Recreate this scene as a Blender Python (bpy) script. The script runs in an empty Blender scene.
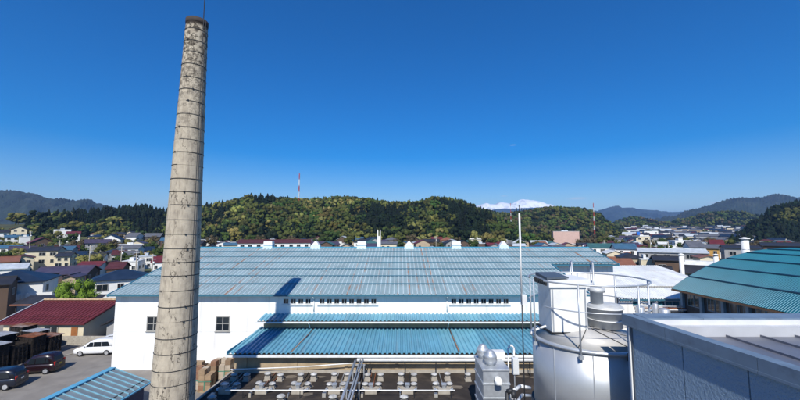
import bpy, bmesh, math, random
import numpy as np
from mathutils import Vector, Matrix
R = math.radians
rnd = random.Random(7)
npr = np.random.RandomState(11)
S = bpy.context.scene
COL = S.collection

# ------------------------------------------------------------------ camera, sky, sun, exposure
CH = 14.0                      # camera height above the factory yard
FPX = 360.0                    # focal length in pixels of the 800 px wide photograph
PITCH = math.atan(32 / 360.0)
SUN_D = Vector((0.062, 1.0, -0.966)).normalized()   # direction the sunlight travels
cd = bpy.data.cameras.new('camera'); cam = bpy.data.objects.new('camera', cd); COL.objects.link(cam)
cd.sensor_width = 36; cd.lens = 36 * FPX / 800; cd.clip_start = 0.1; cd.clip_end = 40000
cam.location = (0, 0, CH); cam.rotation_euler = (math.pi / 2 + PITCH, 0, 0)
S.camera = cam
W = bpy.data.worlds.new('World'); S.world = W; W.use_nodes = True
nt = W.node_tree; bg = nt.nodes['Background']
sky = nt.nodes.new('ShaderNodeTexSky'); sky.sky_type = 'NISHITA'; sky.sun_disc = False
sky.sun_elevation = math.asin(-SUN_D.z); sky.sun_rotation = math.atan2(-SUN_D.x, -SUN_D.y)
sky.altitude = 300; sky.air_density = 1.0; sky.dust_density = 0.15; sky.ozone_density = 2.0
hs_ = nt.nodes.new('ShaderNodeHueSaturation'); hs_.inputs['Hue'].default_value = .512; hs_.inputs['Saturation'].default_value = 1.72
nt.links.new(sky.outputs[0], hs_.inputs['Color'])
def P0(px, py):
    dx = (px - 400) / FPX; dy = (200 - py) / FPX; c, s = math.cos(PITCH), math.sin(PITCH)
    return Vector((dx, c - dy * s, s + dy * c)).normalized()
# three small wisps of cloud low in the north, plus a pale moon drawn likewise
tc = nt.nodes.new('ShaderNodeTexCoord'); cn = nt.nodes.new('ShaderNodeTexNoise'); cn.inputs['Scale'].default_value = 60; cn.inputs['Detail'].default_value = 5
mp0 = nt.nodes.new('ShaderNodeMapping'); mp0.inputs['Scale'].default_value = (1, 1, 3.5); nt.links.new(tc.outputs['Generated'], mp0.inputs[0]); nt.links.new(mp0.outputs[0], cn.inputs['Vector'])
prev = hs_.outputs[0]
for px, py, wd in ((577, 198.5, .030), (720, 202.5, .028), (504, 196, .012), (513, 145, .010)):
    su = nt.nodes.new('ShaderNodeVectorMath'); su.operation = 'SUBTRACT'; nt.links.new(tc.outputs['Generated'], su.inputs[0]); su.inputs[1].default_value = P0(px, py)
    mu = nt.nodes.new('ShaderNodeVectorMath'); mu.operation = 'MULTIPLY'; nt.links.new(su.outputs[0], mu.inputs[0]); mu.inputs[1].default_value = (1/wd, 1/wd, 7/wd)
    le = nt.nodes.new('ShaderNodeVectorMath'); le.operation = 'LENGTH'; nt.links.new(mu.outputs[0], le.inputs[0])
    mr = nt.nodes.new('ShaderNodeMapRange'); mr.inputs['From Min'].default_value = 1; mr.inputs['From Max'].default_value = .1; nt.links.new(le.outputs['Value'], mr.inputs['Value'])
    mm = nt.nodes.new('ShaderNodeMath'); mm.operation = 'MULTIPLY'; nt.links.new(mr.outputs[0], mm.inputs[0]); nt.links.new(cn.outputs['Fac'], mm.inputs[1])
    mx0 = nt.nodes.new('ShaderNodeMix'); mx0.data_type = 'RGBA'; nt.links.new(mm.outputs[0], mx0.inputs['Factor']); nt.links.new(prev, mx0.inputs['A']); mx0.inputs['B'].default_value = (7.0, 7.0, 7.2, 1); prev = mx0.outputs['Result']
nt.links.new(prev, bg.inputs[0]); bg.inputs[1].default_value = 0.108
sl = bpy.data.lights.new('sun', 'SUN'); so = bpy.data.objects.new('sun', sl); COL.objects.link(so)
sl.energy = 5.0; sl.angle = R(0.5); sl.color = (1.0, 0.95, 0.86)
so.rotation_euler = SUN_D.to_track_quat('-Z', 'Y').to_euler(); so.location = (0, -20, 60)
S.render.engine = 'CYCLES'
S.view_settings.view_transform = 'Standard'; S.view_settings.look = 'None'
S.view_settings.exposure = 0.28; S.view_settings.gamma = 1.0; S.view_settings.use_curve_mapping = False
S.cycles.max_bounces = 6; S.cycles.volume_bounces = 0

# ------------------------------------------------------------------ helpers
def P(px, py, Y):
    dx = (px - 400) / FPX; dy = (200 - py) / FPX
    c, s = math.cos(PITCH), math.sin(PITCH)
    k = Y / (c - dy * s)
    return Vector((dx * k, Y, CH + (s + dy * c) * k))
def sm(a, b, x):
    t = min(1, max(0, (x - a) / (b - a))); return t * t * (3 - 2 * t)
def ground_z(x, y):
    b = x / max(y, 1.0)
    z = 7 * sm(130, 420, y) * (1 - sm(.2, .5, b))
    z += 15 * sm(190, 400, y) * (1 - sm(-.95, -.55, b))
    z += 30 * sm(260, 1300, y) * sm(.25, .55, b)
    return z
ORG = {}
class MB:
    def __init__(s): s.v = []; s.f = []
    def add(s, vs, fs):
        o = len(s.v); s.v += [tuple(v) for v in vs]; s.f += [tuple(i + o for i in f) for f in fs]; return s
    def box(s, x0, x1, y0, y1, z0, z1):
        return s.add([(x0,y0,z0),(x1,y0,z0),(x1,y1,z0),(x0,y1,z0),(x0,y0,z1),(x1,y0,z1),(x1,y1,z1),(x0,y1,z1)],
                     [(0,3,2,1),(4,5,6,7),(0,1,5,4),(1,2,6,5),(2,3,7,6),(3,0,4,7)])
    def hexa(s, p):   # 8 points: bottom 4 ccw, top 4 ccw
        return s.add(p, [(0,3,2,1),(4,5,6,7),(0,1,5,4),(1,2,6,5),(2,3,7,6),(3,0,4,7)])
    def tube(s, p0, p1, r, n=8, r1=None):
        p0 = Vector(p0); p1 = Vector(p1); r1 = r if r1 is None else r1
        d = (p1 - p0).normalized(); a = d.orthogonal().normalized(); b = d.cross(a)
        vs = []
        for p, q in ((p0, r), (p1, r1)):
            for i in range(n):
                t = 2 * math.pi * i / n; vs.append(p + a * (q * math.cos(t)) + b * (q * math.sin(t)))
        fs = [(i, (i + 1) % n, n + (i + 1) % n, n + i) for i in range(n)]
        fs += [tuple(range(n - 1, -1, -1)), tuple(range(n, 2 * n))]
        return s.add(vs, fs)
    def path(s, pts, r, n=8):
        for a, b in zip(pts[:-1], pts[1:]): s.tube(a, b, r, n)
        return s
    def lathe(s, cx, cy, prof, n=24, cap=True):
        vs = []; fs = []
        for r, z in prof:
            for i in range(n):
                t = 2 * math.pi * i / n; vs.append((cx + r * math.cos(t), cy + r * math.sin(t), z))
        for k in range(len(prof) - 1):
            for i in range(n):
                j = (i + 1) % n; fs.append((k*n+i, k*n+j, (k+1)*n+j, (k+1)*n+i))
        if cap:
            fs.append(tuple(range(n - 1, -1, -1))); o = (len(prof) - 1) * n; fs.append(tuple(range(o, o + n)))
        return s.add(vs, fs)
    def ring(s, cx, cy, z, Rr, r, n=40, m=6, a0=0, a1=2*math.pi):
        full = abs(a1 - a0) > 6.28; k = n if full else n + 1
        vs = []; fs = []
        for i in range(k):
            t = a0 + (a1 - a0) * i / n
            for j in range(m):
                u = 2 * math.pi * j / m; q = Rr + r * math.cos(u)
                vs.append((cx + q * math.cos(t), cy + q * math.sin(t), z + r * math.sin(u)))
        for i in range(n):
            i2 = (i + 1) % k
            for j in range(m):
                j2 = (j + 1) % m; fs.append((i*m+j, i2*m+j, i2*m+j2, i*m+j2))
        return s.add(vs, fs)
    def mesh(s, name, smooth=False):
        me = bpy.data.meshes.new(name); me.from_pydata(s.v, [], s.f); me.update()
        if smooth:
            me.polygons.foreach_set('use_smooth', [len(p.vertices) == 4 for p in me.polygons])
        return me
    def build(s, name, m, parent=None, smooth=False, world=True):
        o0 = ORG.get(parent.name, Vector()) if (parent and world) else Vector()
        if o0.length > 0: s.v = [(a - o0.x, b - o0.y, c - o0.z) for a, b, c in s.v]
        o = bpy.data.objects.new(name, s.mesh(name, smooth)); COL.objects.link(o)
        o.data.materials.append(m)
        if parent: o.parent = parent; ORG[o.name] = o0
        return o
def inst(name, me, m, parent, loc, rot=(0,0,0), scale=(1,1,1), world=True):
    o = bpy.data.objects.new(name, me); COL.objects.link(o)
    if not me.materials: me.materials.append(m)
    elif me.materials[0] is not m:
        o.material_slots[0].link = 'OBJECT'; o.material_slots[0].material = m
    o0 = ORG.get(parent.name, Vector()) if (parent and world) else Vector()
    o.location = Vector(loc) - o0; o.rotation_euler = rot; o.scale = scale
    if parent: o.parent = parent
    return o
def tag(o, label, cat, group=None):
    o['label'] = label; o['category'] = cat
    if group: o['group'] = group
    return o
def struct(o): o['kind'] = 'structure'; return o
def stuff(o): o['kind'] = 'stuff'; return o
def thing(name, label, cat, loc=(0,0,0), rz=0, group=None):
    o = bpy.data.objects.new(name, None); COL.objects.link(o); o.empty_display_size = .3
    o.location = loc; o.rotation_euler = (0, 0, rz); ORG[o.name] = Vector(loc)
    return tag(o, label, cat, group)
def copy_tree(o, parent=None):
    c = o.copy(); COL.objects.link(c)
    if parent: c.parent = parent
    for ch in o.children: copy_tree(ch, c)
    return c

# ------------------------------------------------------------------ materials
MATS = {}
def mat(name, col, rough=.6, metal=0, var=.12, scale=3.0, bump=0, bscale=20, dirt=None, dscale=.6, damt=.5, rand=0, spec=.4):
    if name in MATS: return MATS[name]
    m = bpy.data.materials.new(name); m.use_nodes = True; MATS[name] = m
    n = m.node_tree.nodes; l = m.node_tree.links; b = n['Principled BSDF']
    b.inputs['Roughness'].default_value = rough; b.inputs['Metallic'].default_value = metal
    b.inputs['Specular IOR Level'].default_value = spec
    geo = n.new('ShaderNodeNewGeometry')
    nz = n.new('ShaderNodeTexNoise'); nz.inputs['Scale'].default_value = scale; nz.inputs['Detail'].default_value = 5
    l.new(geo.outputs['Position'], nz.inputs['Vector'])
    rp = n.new('ShaderNodeMapRange'); rp.inputs['From Min'].default_value = .3; rp.inputs['From Max'].default_value = .7
    rp.inputs['To Min'].default_value = 1 - var; rp.inputs['To Max'].default_value = 1 + var
    l.new(nz.outputs['Fac'], rp.inputs['Value'])
    last = rp.outputs[0]
    if rand:
        oi = n.new('ShaderNodeObjectInfo'); mr = n.new('ShaderNodeMapRange')
        mr.inputs['To Min'].default_value = 1 - rand; mr.inputs['To Max'].default_value = 1 + rand
        l.new(oi.outputs['Random'], mr.inputs['Value'])
        mm = n.new('ShaderNodeMath'); mm.operation = 'MULTIPLY'; l.new(last, mm.inputs[0]); l.new(mr.outputs[0], mm.inputs[1]); last = mm.outputs[0]
    mx = n.new('ShaderNodeVectorMath'); mx.operation = 'SCALE'; mx.inputs[0].default_value = col[:3]
    l.new(last, mx.inputs['Scale']); out = mx.outputs[0]
    if dirt:
        n2 = n.new('ShaderNodeTexNoise'); n2.inputs['Scale'].default_value = dscale; n2.inputs['Detail'].default_value = 8; n2.inputs['Roughness'].default_value = .65
        l.new(geo.outputs['Position'], n2.inputs['Vector'])
        r2 = n.new('ShaderNodeMapRange'); r2.inputs['From Min'].default_value = .5; r2.inputs['From Max'].default_value = .72
        r2.inputs['To Max'].default_value = damt; l.new(n2.outputs['Fac'], r2.inputs['Value'])
        mi = n.new('ShaderNodeMix'); mi.data_type = 'RGBA'; l.new(r2.outputs[0], mi.inputs['Factor'])
        l.new(out, mi.inputs['A']); mi.inputs['B'].default_value = (*dirt, 1); out = mi.outputs['Result']
    l.new(out, b.inputs['Base Color'])
    if bump:
        n3 = n.new('ShaderNodeTexNoise'); n3.inputs['Scale'].default_value = bscale; n3.inputs['Detail'].default_value = 4
        l.new(geo.outputs['Position'], n3.inputs['Vector'])
        bp = n.new('ShaderNodeBump'); bp.inputs['Strength'].default_value = 1; bp.inputs['Distance'].default_value = bump
        l.new(n3.outputs['Fac'], bp.inputs['Height']); l.new(bp.outputs[0], b.inputs['Normal'])
    return m
def rust_roof(name, col, fade, rust_amt, rough=.5):
    """painted ribbed sheet: chalky fading, rust running down some of the ribs"""
    m = mat(name, col, rough, 0, .10, .8, rand=.08, dirt=fade, dscale=.25, damt=.4, spec=.45)
    n = m.node_tree.nodes; l = m.node_tree.links; b = n['Principled BSDF']
    src = b.inputs['Base Color'].links[0].from_socket
    geo = n.new('ShaderNodeNewGeometry'); sp = n.new('ShaderNodeSeparateXYZ'); l.new(geo.outputs['Position'], sp.inputs[0])
    def noise(vx, vy, det):
        cb = n.new('ShaderNodeCombineXYZ')
        for k, (sock, f) in enumerate(((sp.outputs[0], vx), (sp.outputs[1], vy))):
            mu = n.new('ShaderNodeMath'); mu.operation = 'MULTIPLY'; mu.inputs[1].default_value = f
            l.new(sock, mu.inputs[0]); l.new(mu.outputs[0], cb.inputs[k])
        t = n.new('ShaderNodeTexNoise'); t.inputs['Scale'].default_value = 1; t.inputs['Detail'].default_value = det
        l.new(cb.outputs[0], t.inputs['Vector']); return t.outputs['Fac']
    def ramp(s, a, b_):
        r = n.new('ShaderNodeMapRange'); r.inputs['From Min'].default_value = a; r.inputs['From Max'].default_value = b_
        l.new(s, r.inputs['Value']); return r.outputs[0]
    a = ramp(noise(3.4, .02, 0), .61, .68)           # which ribs
    c = ramp(noise(3.0, .7, 4), .38, .58)            # broken along the slope
    d = ramp(noise(.09, .03, 2), .38, .55)           # which stretch of the roof
    def mul(x, y):
        q = n.new('ShaderNodeMath'); q.operation = 'MULTIPLY'; l.new(x, q.inputs[0])
        if hasattr(y, 'links'): l.new(y, q.inputs[1])
        else: q.inputs[1].default_value = y
        return q.outputs[0]
    f = mul(mul(mul(a, c), d), rust_amt)
    mi = n.new('ShaderNodeMix'); mi.data_type = 'RGBA'; l.new(f, mi.inputs['Factor']); l.new(src, mi.inputs['A'])
    mi.inputs['B'].default_value = (.34, .13, .035, 1); l.new(mi.outputs['Result'], b.inputs['Base Color'])
    return m
WHITE = mat('white_wall_paint', (.78, .78, .77), .6, var=.03, scale=.6, dirt=(.60, .60, .57), dscale=.35, damt=.3)
def streaks(m, col, amt):
    n = m.node_tree.nodes; l = m.node_tree.links; b = n['Principled BSDF']; src = b.inputs['Base Color'].links[0].from_socket
    geo = n.new('ShaderNodeNewGeometry'); mp = n.new('ShaderNodeMapping'); mp.inputs['Scale'].default_value = (2.2, 2.2, .16); l.new(geo.outputs['Position'], mp.inputs[0])
    t = n.new('ShaderNodeTexNoise'); t.inputs['Scale'].default_value = 1; t.inputs['Detail'].default_value = 5; l.new(mp.outputs[0], t.inputs['Vector'])
    r = n.new('ShaderNodeMapRange'); r.inputs['From Min'].default_value = .52; r.inputs['From Max'].default_value = .72; r.inputs['To Max'].default_value = amt; l.new(t.outputs['Fac'], r.inputs['Value'])
    mi = n.new('ShaderNodeMix'); mi.data_type = 'RGBA'; l.new(r.outputs[0], mi.inputs['Factor']); l.new(src, mi.inputs['A']); mi.inputs['B'].default_value = (*col, 1); l.new(mi.outputs['Result'], b.inputs['Base Color'])
streaks(WHITE, (.48, .47, .44), .45)
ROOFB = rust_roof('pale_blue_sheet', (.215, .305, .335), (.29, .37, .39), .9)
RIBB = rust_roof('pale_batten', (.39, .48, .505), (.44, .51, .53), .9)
TEAL = rust_roof('teal_sheet', (.11, .305, .415), (.19, .39, .48), .15)
TEALL = rust_roof('faded_teal_sheet', (.14, .36, .46), (.22, .44, .52), .12)
TEALD = mat('teal_trim', (.06, .25, .36), .5, var=.1)
DTEAL = mat('dark_teal_trim', (.035, .13, .19), .5, var=.1)
HALL = mat('hall_teal_sheet', (.005, .13, .185), .45, var=.10, scale=.5, rand=.05, spec=.5)
CONC = mat('weathered_concrete', (.36, .33, .28), .85, var=.12, scale=2, bump=.006, bscale=25, dirt=(.22, .19, .15), dscale=1.2, damt=.6)
BEIGE = mat('beige_block_wall', (.36, .28, .18), .85, var=.12, scale=2, dirt=(.2, .15, .1), dscale=.8, damt=.6)
BITU = mat('dark_roof_felt', (.028, .022, .018), .9, var=.35, scale=1.0, dirt=(.10, .078, .058), dscale=.55, damt=.75)
WMET = mat('white_enamel_steel', (.72, .73, .72), .45, var=.06, scale=3, dirt=(.45, .42, .38), dscale=2, damt=.4)
GALV = mat('galvanised_steel', (.50, .53, .56), .42, .55, .10, 4, dirt=(.33, .34, .35), dscale=1.5, damt=.4)
STAIN = mat('brushed_tank_steel', (.50, .52, .54), .48, .6, .07, 2.5, dirt=(.40, .41, .42), dscale=1.0, damt=.35)
DARK = mat('dark_steel', (.03, .032, .036), .55, .3, .2)
BLACK = mat('black_paint', (.012, .012, .014), .4, var=.2)
GLASS = mat('window_glass', (.015, .02, .025), .08, var=.1, spec=.6)
BGLASS = mat('blue_tinted_glass', (.02, .09, .13), .1, var=.2, spec=.6)
FRAME = mat('aluminium_frame', (.42, .41, .38), .5, .3, .08)
ASPH = mat('yard_asphalt', (.20, .185, .168), .9, var=.14, scale=.8, bump=.004, bscale=60, dirt=(.265, .25, .225), dscale=.3, damt=.9)
CBLUE = mat('coping_blue_grey', (.15, .21, .285), .5, .1, .12, 3, dirt=(.075, .10, .135), dscale=3.5, damt=.7)
RUST = mat('rusty_tin', (.20, .07, .03), .8, var=.35, scale=2, dirt=(.35, .34, .33), dscale=.5, damt=.8)

# ------------------------------------------------------------------ ground, yard
def axis(lo, hi, near, n):
    t = np.linspace(-1, 1, n); a = np.sinh(t * 5.2) / np.sinh(5.2)
    return np.where(a < 0, -a * lo, a * hi)
gx = axis(-15000, 15000, 30, 121); gy = axis(-3000, 15000, 30, 121)
gm = MB(); gm.v = [(x, y, ground_z(x, y) - .004) for y in gy for x in gx]
gm.f = [(j*121+i, j*121+i+1, (j+1)*121+i+1, (j+1)*121+i) for j in range(120) for i in range(120)]
GND = mat('valley_ground', (.085, .10, .035), .95, var=.35, scale=.03, dirt=(.16, .145, .12), dscale=.02, damt=.9)
struct(gm.build('ground', GND, smooth=True))
struct(MB().add([(-64, -40, .002), (70, -40, .002), (70, 64, .002), (-64, 64, .002)], [(0, 1, 2, 3)]).build('yard_pavement', ASPH))

# ------------------------------------------------------------------ hills and mountains
def lerp_pts(pts, x):
    if x <= pts[0][0]: return pts[0][1:]
    for a, b in zip(pts[:-1], pts[1:]):
        if x <= b[0]:
            t = (x - a[0]) / (b[0] - a[0]); t2 = t * t * (3 - 2 * t) * .5 + t * .5
            return tuple(p + (q - p) * t2 for p, q in zip(a[1:], b[1:]))
    return pts[-1][1:]
def wob(x, y, s):
    x /= s; y /= s
    return (math.sin(x*1.3+y*.7) + math.sin(x*.6-y*1.1+2) + .6*math.sin(x*2.7+y*1.9+1) + .4*math.sin(x*4.1-y*3.3+.5)
            + .3*math.sin(x*7.3+y*5.7+3)) / 3.3
class Hill:
    def __init__(s, crest, yb, th, rough, wl, power=1.0):
        s.c = crest; s.yb = yb; s.th = th; s.rough = rough; s.wl = wl; s.pw = power
    def pt(s, px, v):
        py, yc = lerp_pts(s.c, px)
        top = P(px, py, yc); yb = s.yb(px) if callable(s.yb) else s.yb
        Y = yb + (yc - yb) * v; X = top.x / yc * Y
        zb = ground_z(top.x / yc * yb, yb) - 2
        e = math.sin(min(v, 2) * math.pi / 2) ** s.pw if v <= 1 else math.cos((v - 1) * 1.3)
        z = zb + (top.z - s.th - zb) * e + s.rough * wob(X, Y, s.wl) * (4 * v * (1 - v) if v < 1 else 0)
        if s.th == 0:            # bare ridges: ravines down the face, a ragged crest
            w1 = wob(X * 1.6, Y * .45, s.wl * .55)
            z += s.rough * 1.1 * (.55 - abs(w1) * 1.6) * max(0, 4 * v * (1.02 - v)) + (.0024 if yc > 7000 else .0011) * yc * wob(X, 0, yc * .011) * min(1, v)
        return (X, Y, z)
    def build(s, name, m, nu, nv=22, vmax=1.7):
        p0, p1 = s.c[0][0], s.c[-1][0]
        b = MB(); b.v = [s.pt(p0 + (p1 - p0) * i / nu, vmax * j / nv) for j in range(nv + 1) for i in range(nu + 1)]
        b.f = [(j*(nu+1)+i, j*(nu+1)+i+1, (j+1)*(nu+1)+i+1, (j+1)*(nu+1)+i) for j in range(nv) for i in range(nu)]
        return struct(b.build(name, m, smooth=True))
FLOOR = mat('forest_floor', (.035, .042, .016), .95, var=.4, scale=.05, dirt=(.09, .085, .04), dscale=.03, damt=.8)
FARF = mat('far_forest', (.016, .026, .018), .95, var=.5, scale=.012, bump=25, bscale=.02, dirt=(.045, .038, .026), dscale=.006, damt=.6)
FARF2 = mat('distant_forest', (.018, .030, .028), .95, var=.5, scale=.004, bump=80, bscale=.006, dirt=(.05, .046, .04), dscale=.002, damt=.6)
main_hill = Hill([(-30, 214, 380), (30, 216, 380), (62, 214, 390), (90, 211, 400), (120, 208, 410), (140, 206, 415), (158, 210, 420), (180, 211, 420), (205, 206, 425), (232, 202, 430),
                  (258, 197, 440), (285, 199, 440), (305, 200, 440), (345, 197, 445), (372, 200, 450), (400, 203, 450), (415, 203, 450), (437, 198, 450), (462, 202, 445),
                  (482, 209, 430), (500, 219, 410), (525, 236, 380), (545, 245, 330)], lambda p: 290 - 20 * sm(-20, 150, p) * 0 , 10, 5, 45)
main_hill.build('hill', FLOOR, 150)
mid_hill = Hill([(440, 220, 700), (470, 212, 700), (485, 210, 690), (505, 214, 680), (528, 211, 690), (548, 208, 700), (566, 208, 700), (582, 209, 690), (596, 214, 680), (608, 223, 660), (622, 236, 640), (632, 242, 600)],
                520, 10, 6, 60)
mid_hill.build('hill', FLOOR, 90)
low_hill = Hill([(596, 234, 1150), (608, 227, 1150), (620, 221, 1160), (634, 218, 1170), (648, 221, 1160), (662, 224, 1150), (690, 220, 1100), (706, 215, 1050), (725, 212, 1000), (742, 214, 1000), (758, 217, 980), (790, 222, 950), (830, 222, 940)],
                900, 9, 8, 90)
low_hill.build('hill', FLOOR, 110)
right_hill = Hill([(728, 238, 430), (745, 229, 440), (758, 218, 440), (770, 208, 440), (784, 203, 440), (800, 200, 440), (830, 196, 440), (900, 190, 440)], 330, 13, 4, 45)
right_hill.build('hill', FLOOR, 80)
for nm, crest, yb, m, rg, wl in (
    ('mountain', [(-200, 196, 1900), (-60, 190, 1900), (0, 192, 1900), (18, 192.5, 1900), (34, 195, 1900), (52, 200, 1900), (62, 201.5, 1900), (80, 205, 1900), (96, 209, 1900), (125, 214, 1900), (170, 226, 1900)], 1300, FARF, 45, 150),
    ('mountain', [(650, 232, 2400), (668, 222, 2400), (690, 214, 2400), (706, 209, 2400), (722, 205, 2400), (742, 202.5, 2400), (765, 201, 2400), (790, 202, 2400), (820, 203, 2400), (900, 200, 2400)], 1700, FARF, 60, 170),
    ('mountain', [(520, 226, 5200), (560, 216, 5200), (590, 214, 5200), (606, 211, 5200), (618, 208.5, 5200), (632, 208, 5200), (645, 210.5, 5200), (662, 212, 5200), (680, 213, 5200), (700, 214, 5200), (740, 216, 5200), (780, 220, 5200)], 3600, FARF2, 95, 330),
    ('mountain', [(430, 224, 6600), (470, 214, 6600), (500, 209, 6600), (520, 208.5, 6600), (545, 207.5, 6600), (560, 208, 6600), (580, 210, 6600), (610, 212, 6600), (650, 220, 6600)], 5000, FARF2, 30, 500)):
    Hill(crest, yb, 0, rg, wl, 1.9).build(nm, m, 220, 60)
SNOW = mat('snow_and_rock', (.86, .88, .92), .7, var=.05, scale=.001, bump=60, bscale=.004, dirt=(.13, .16, .22), dscale=.005, damt=1.0)
Hill([(455, 212, 7600), (470, 208, 7600), (480, 205.5, 7600), (487, 203.3, 7600), (492, 204.5, 7600), (500, 202.2, 7600), (506, 202.6, 7600), (511, 203.5, 7600), (518, 201.2, 7600), (526, 200, 7600),
      (533, 201, 7600), (541, 202.6, 7600), (550, 204.5, 7600), (558, 207, 7600), (575, 211, 7600)], 6700, 0, 60, 340, 1.6).build('mountain', SNOW, 160, 40)

# ------------------------------------------------------------------ trees
def ico(sub=1):
    bm = bmesh.new(); bmesh.ops.create_icosphere(bm, subdivisions=sub, radius=1)
    v = np.array([p.co[:] for p in bm.verts]); f = np.array([[q.index for q in p.verts] for p in bm.faces]); bm.free(); return v, f
IV, IF = ico(1); IV2, IF2 = ico(2)
def broad_proto(seed, lobes, leaves, ls, core=.9, hi=False, rs=1.0, sp=1.0):
    r = np.random.RandomState(seed); V = []; F = []; T = []; n = 0
    cs = []
    for k in range(lobes):
        a = 2.4 * k + r.rand(); h = .38 + .5 * (k / lobes) + .06 * r.randn(); q = (.30 * r.rand() + .12) * (1.15 - abs(h - .5)) * sp
        c = np.array([q * math.cos(a), q * math.sin(a), h]); rad = (.17 + .09 * r.rand()) * rs
        cs.append((c, rad)); iv, if_ = (IV2, IF2) if hi else (IV, IF); v = iv * rad * core * (1 + (.10 if hi else .20) * r.randn(len(iv), 1)) + c
        V.append(v); F.append(if_ + n); T += [.80 + .25 * r.rand()] * len(v); n += len(v)
    for k in range(leaves):
        c, rad = cs[r.randint(lobes)]; d = r.randn(3); d[2] = abs(d[2]) * .8 + d[2] * .2; d /= np.linalg.norm(d)
        p = c + d * rad * (.9 + .3 * r.rand()); u = np.cross(d, r.randn(3)); u /= np.linalg.norm(u); w = np.cross(d, u) + .5 * r.randn(3)
        s = ls * (.6 + .8 * r.rand()); q = np.array([p - u*s, p + w*s*.6, p + u*s, p - w*s*.6])
        V.append(q); F.append(np.array([[0,1,2],[0,2,3]]) + n); n += 4; T += [.9 + .25 * r.rand()] * 4
    tr = np.array([[.025*math.cos(t), .025*math.sin(t), z] for z in (-.08, .5) for t in (0, 2.1, 4.2)])
    V.append(tr); F.append(np.array([[0,1,4],[0,4,3],[1,2,5],[1,5,4],[2,0,3],[2,3,5]]) + n); T += [.55] * 6
    return np.vstack(V), np.vstack(F), np.array(T)
def conifer_proto(seed, layers, seg):
    r = np.random.RandomState(seed); V = []; F = []; T = []; n = 0
    for k in range(layers):
        z0 = .06 + .84 * k / layers; z1 = min(1.0, z0 + 1.9 / layers * .84 + .03); rad = .21 * (1 - .86 * k / layers) * (.9 + .2 * r.rand())
        ang = np.arange(seg) * 2 * math.pi / seg + r.rand()
        rr = rad * (.65 + .7 * r.rand(seg)); zz = z0 + .035 * r.randn(seg)
        v = np.vstack([np.c_[rr * np.cos(ang), rr * np.sin(ang), zz], [[.01 * r.randn(), .01 * r.randn(), z1]]])
        V.append(v); F.append(np.array([[i, (i + 1) % seg, seg] for i in range(seg)]) + n); n += seg + 1
        T += list(.75 + .45 * r.rand(seg)) + [1.1]
    return np.vstack(V), np.vstack(F), np.array(T)
BH = [broad_proto(k, 17, 130, .036, .86, False, .72) for k in range(6)]
BL = [broad_proto(20 + k, 6, 34, .09) for k in range(4)]
BMID = [broad_proto(30 + k, 18, 900, .026, .76, False, .8) for k in range(5)]
CHI = [conifer_proto(40 + k, 9, 11) for k in range(4)]
CLO = [conifer_proto(50 + k, 6, 7) for k in range(3)]
def leaf_mat(name):
    m = bpy.data.materials.new(name); m.use_nodes = True; n = m.node_tree.nodes; l = m.node_tree.links; b = n['Principled BSDF']
    at = n.new('ShaderNodeAttribute'); at.attribute_name = 'leaf'; l.new(at.outputs['Color'], b.inputs['Base Color'])
    b.inputs['Roughness'].default_value = .8; b.inputs['Specular IOR Level'].default_value = .15
    return m
LEAF = leaf_mat('leaf_colour')
PAL = {'olive': (.074, .082, .019), 'spring': (.18, .17, .05), 'green': (.042, .066, .014), 'dark': (.010, .018, .006), 'conifer': (.0055, .0115, .005), 'brown': (.085, .068, .035), 'bright': (.13, .21, .025)}
def tree_mesh(name, items):
    """items: (proto, x, y, z, height, width factor, colour)"""
    VV = []; FF = []; CC = []; n = 0
    for (pv, pf, pt), x, y, z, h, w, c in items:
        a = npr.rand() * 6.28; ca, sa = math.cos(a), math.sin(a)
        v = np.empty_like(pv); v[:, 0] = (pv[:, 0] * ca - pv[:, 1] * sa) * h * w + x; v[:, 1] = (pv[:, 0] * sa + pv[:, 1] * ca) * h * w + y; v[:, 2] = pv[:, 2] * h + z
        VV.append(v); FF.append(pf + n); n += len(v)
        CC.append(np.c_[np.outer(pt, np.array(c)), np.ones(len(v))])
    V = np.vstack(VV).astype(np.float32); F = np.vstack(FF).astype(np.int32); C = np.vstack(CC).astype(np.float32)
    me = bpy.data.meshes.new(name); me.vertices.add(len(V)); me.vertices.foreach_set('co', V.ravel())
    me.loops.add(F.size); me.loops.foreach_set('vertex_index', F.ravel())
    me.polygons.add(len(F)); me.polygons.foreach_set('loop_start', np.arange(0, F.size, 3, dtype=np.int32))
    me.update(calc_edges=True); me.polygons.foreach_set('use_smooth', np.ones(len(F), dtype=bool))
    ca_ = me.color_attributes.new('leaf', 'FLOAT_COLOR', 'POINT'); ca_.data.foreach_set('color', C.ravel())
    me.materials.append(LEAF); return me
def vary(c, s=.15):
    k = 1 + s * npr.randn(); k = min(1.7, max(.5, k)); return tuple(max(.003, q * k * (1 + .08 * npr.randn())) for q in c)
def forest(name, hill, px0, px1, spacing, chooser, hi, vmax=1.12, hscale=1.0):
    items = []
    px = px0
    y0 = hill.yb(0) if callable(hill.yb) else hill.yb
    while px < px1:
        py, yc = lerp_pts(hill.c, px); L = (yc - y0) * vmax; nst = int(L / spacing); step = spacing / yc * FPX
        for k in range(nst + 1):
            v = (k + npr.rand() * .9) / max(nst, 1) * vmax; q = px + (npr.rand() - .5) * step * 1.4
            X, Y, Z = hill.pt(q, v)
            kind = chooser(q, v, X, Y)
            if kind is None: continue
            if kind == 'conifer' or kind == 'darkcon':
                pr = (CHI if hi else CLO); it = (pr[npr.randint(len(pr))], X, Y, Z - .3, (9.5 + 5 * npr.rand()) * hscale, 1.2 + .3 * npr.rand(), vary(PAL['conifer'], .3))
            else:
                pr = (BH if hi else BL); it = (pr[npr.randint(len(pr))], X, Y, Z - .8, (8.5 + 5 * npr.rand()) * hscale, .95 + .25 * npr.rand(), vary(PAL[kind]))
            items.append(it)
        px += step
    return stuff(COLlink(name, tree_mesh(name, items)))
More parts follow.
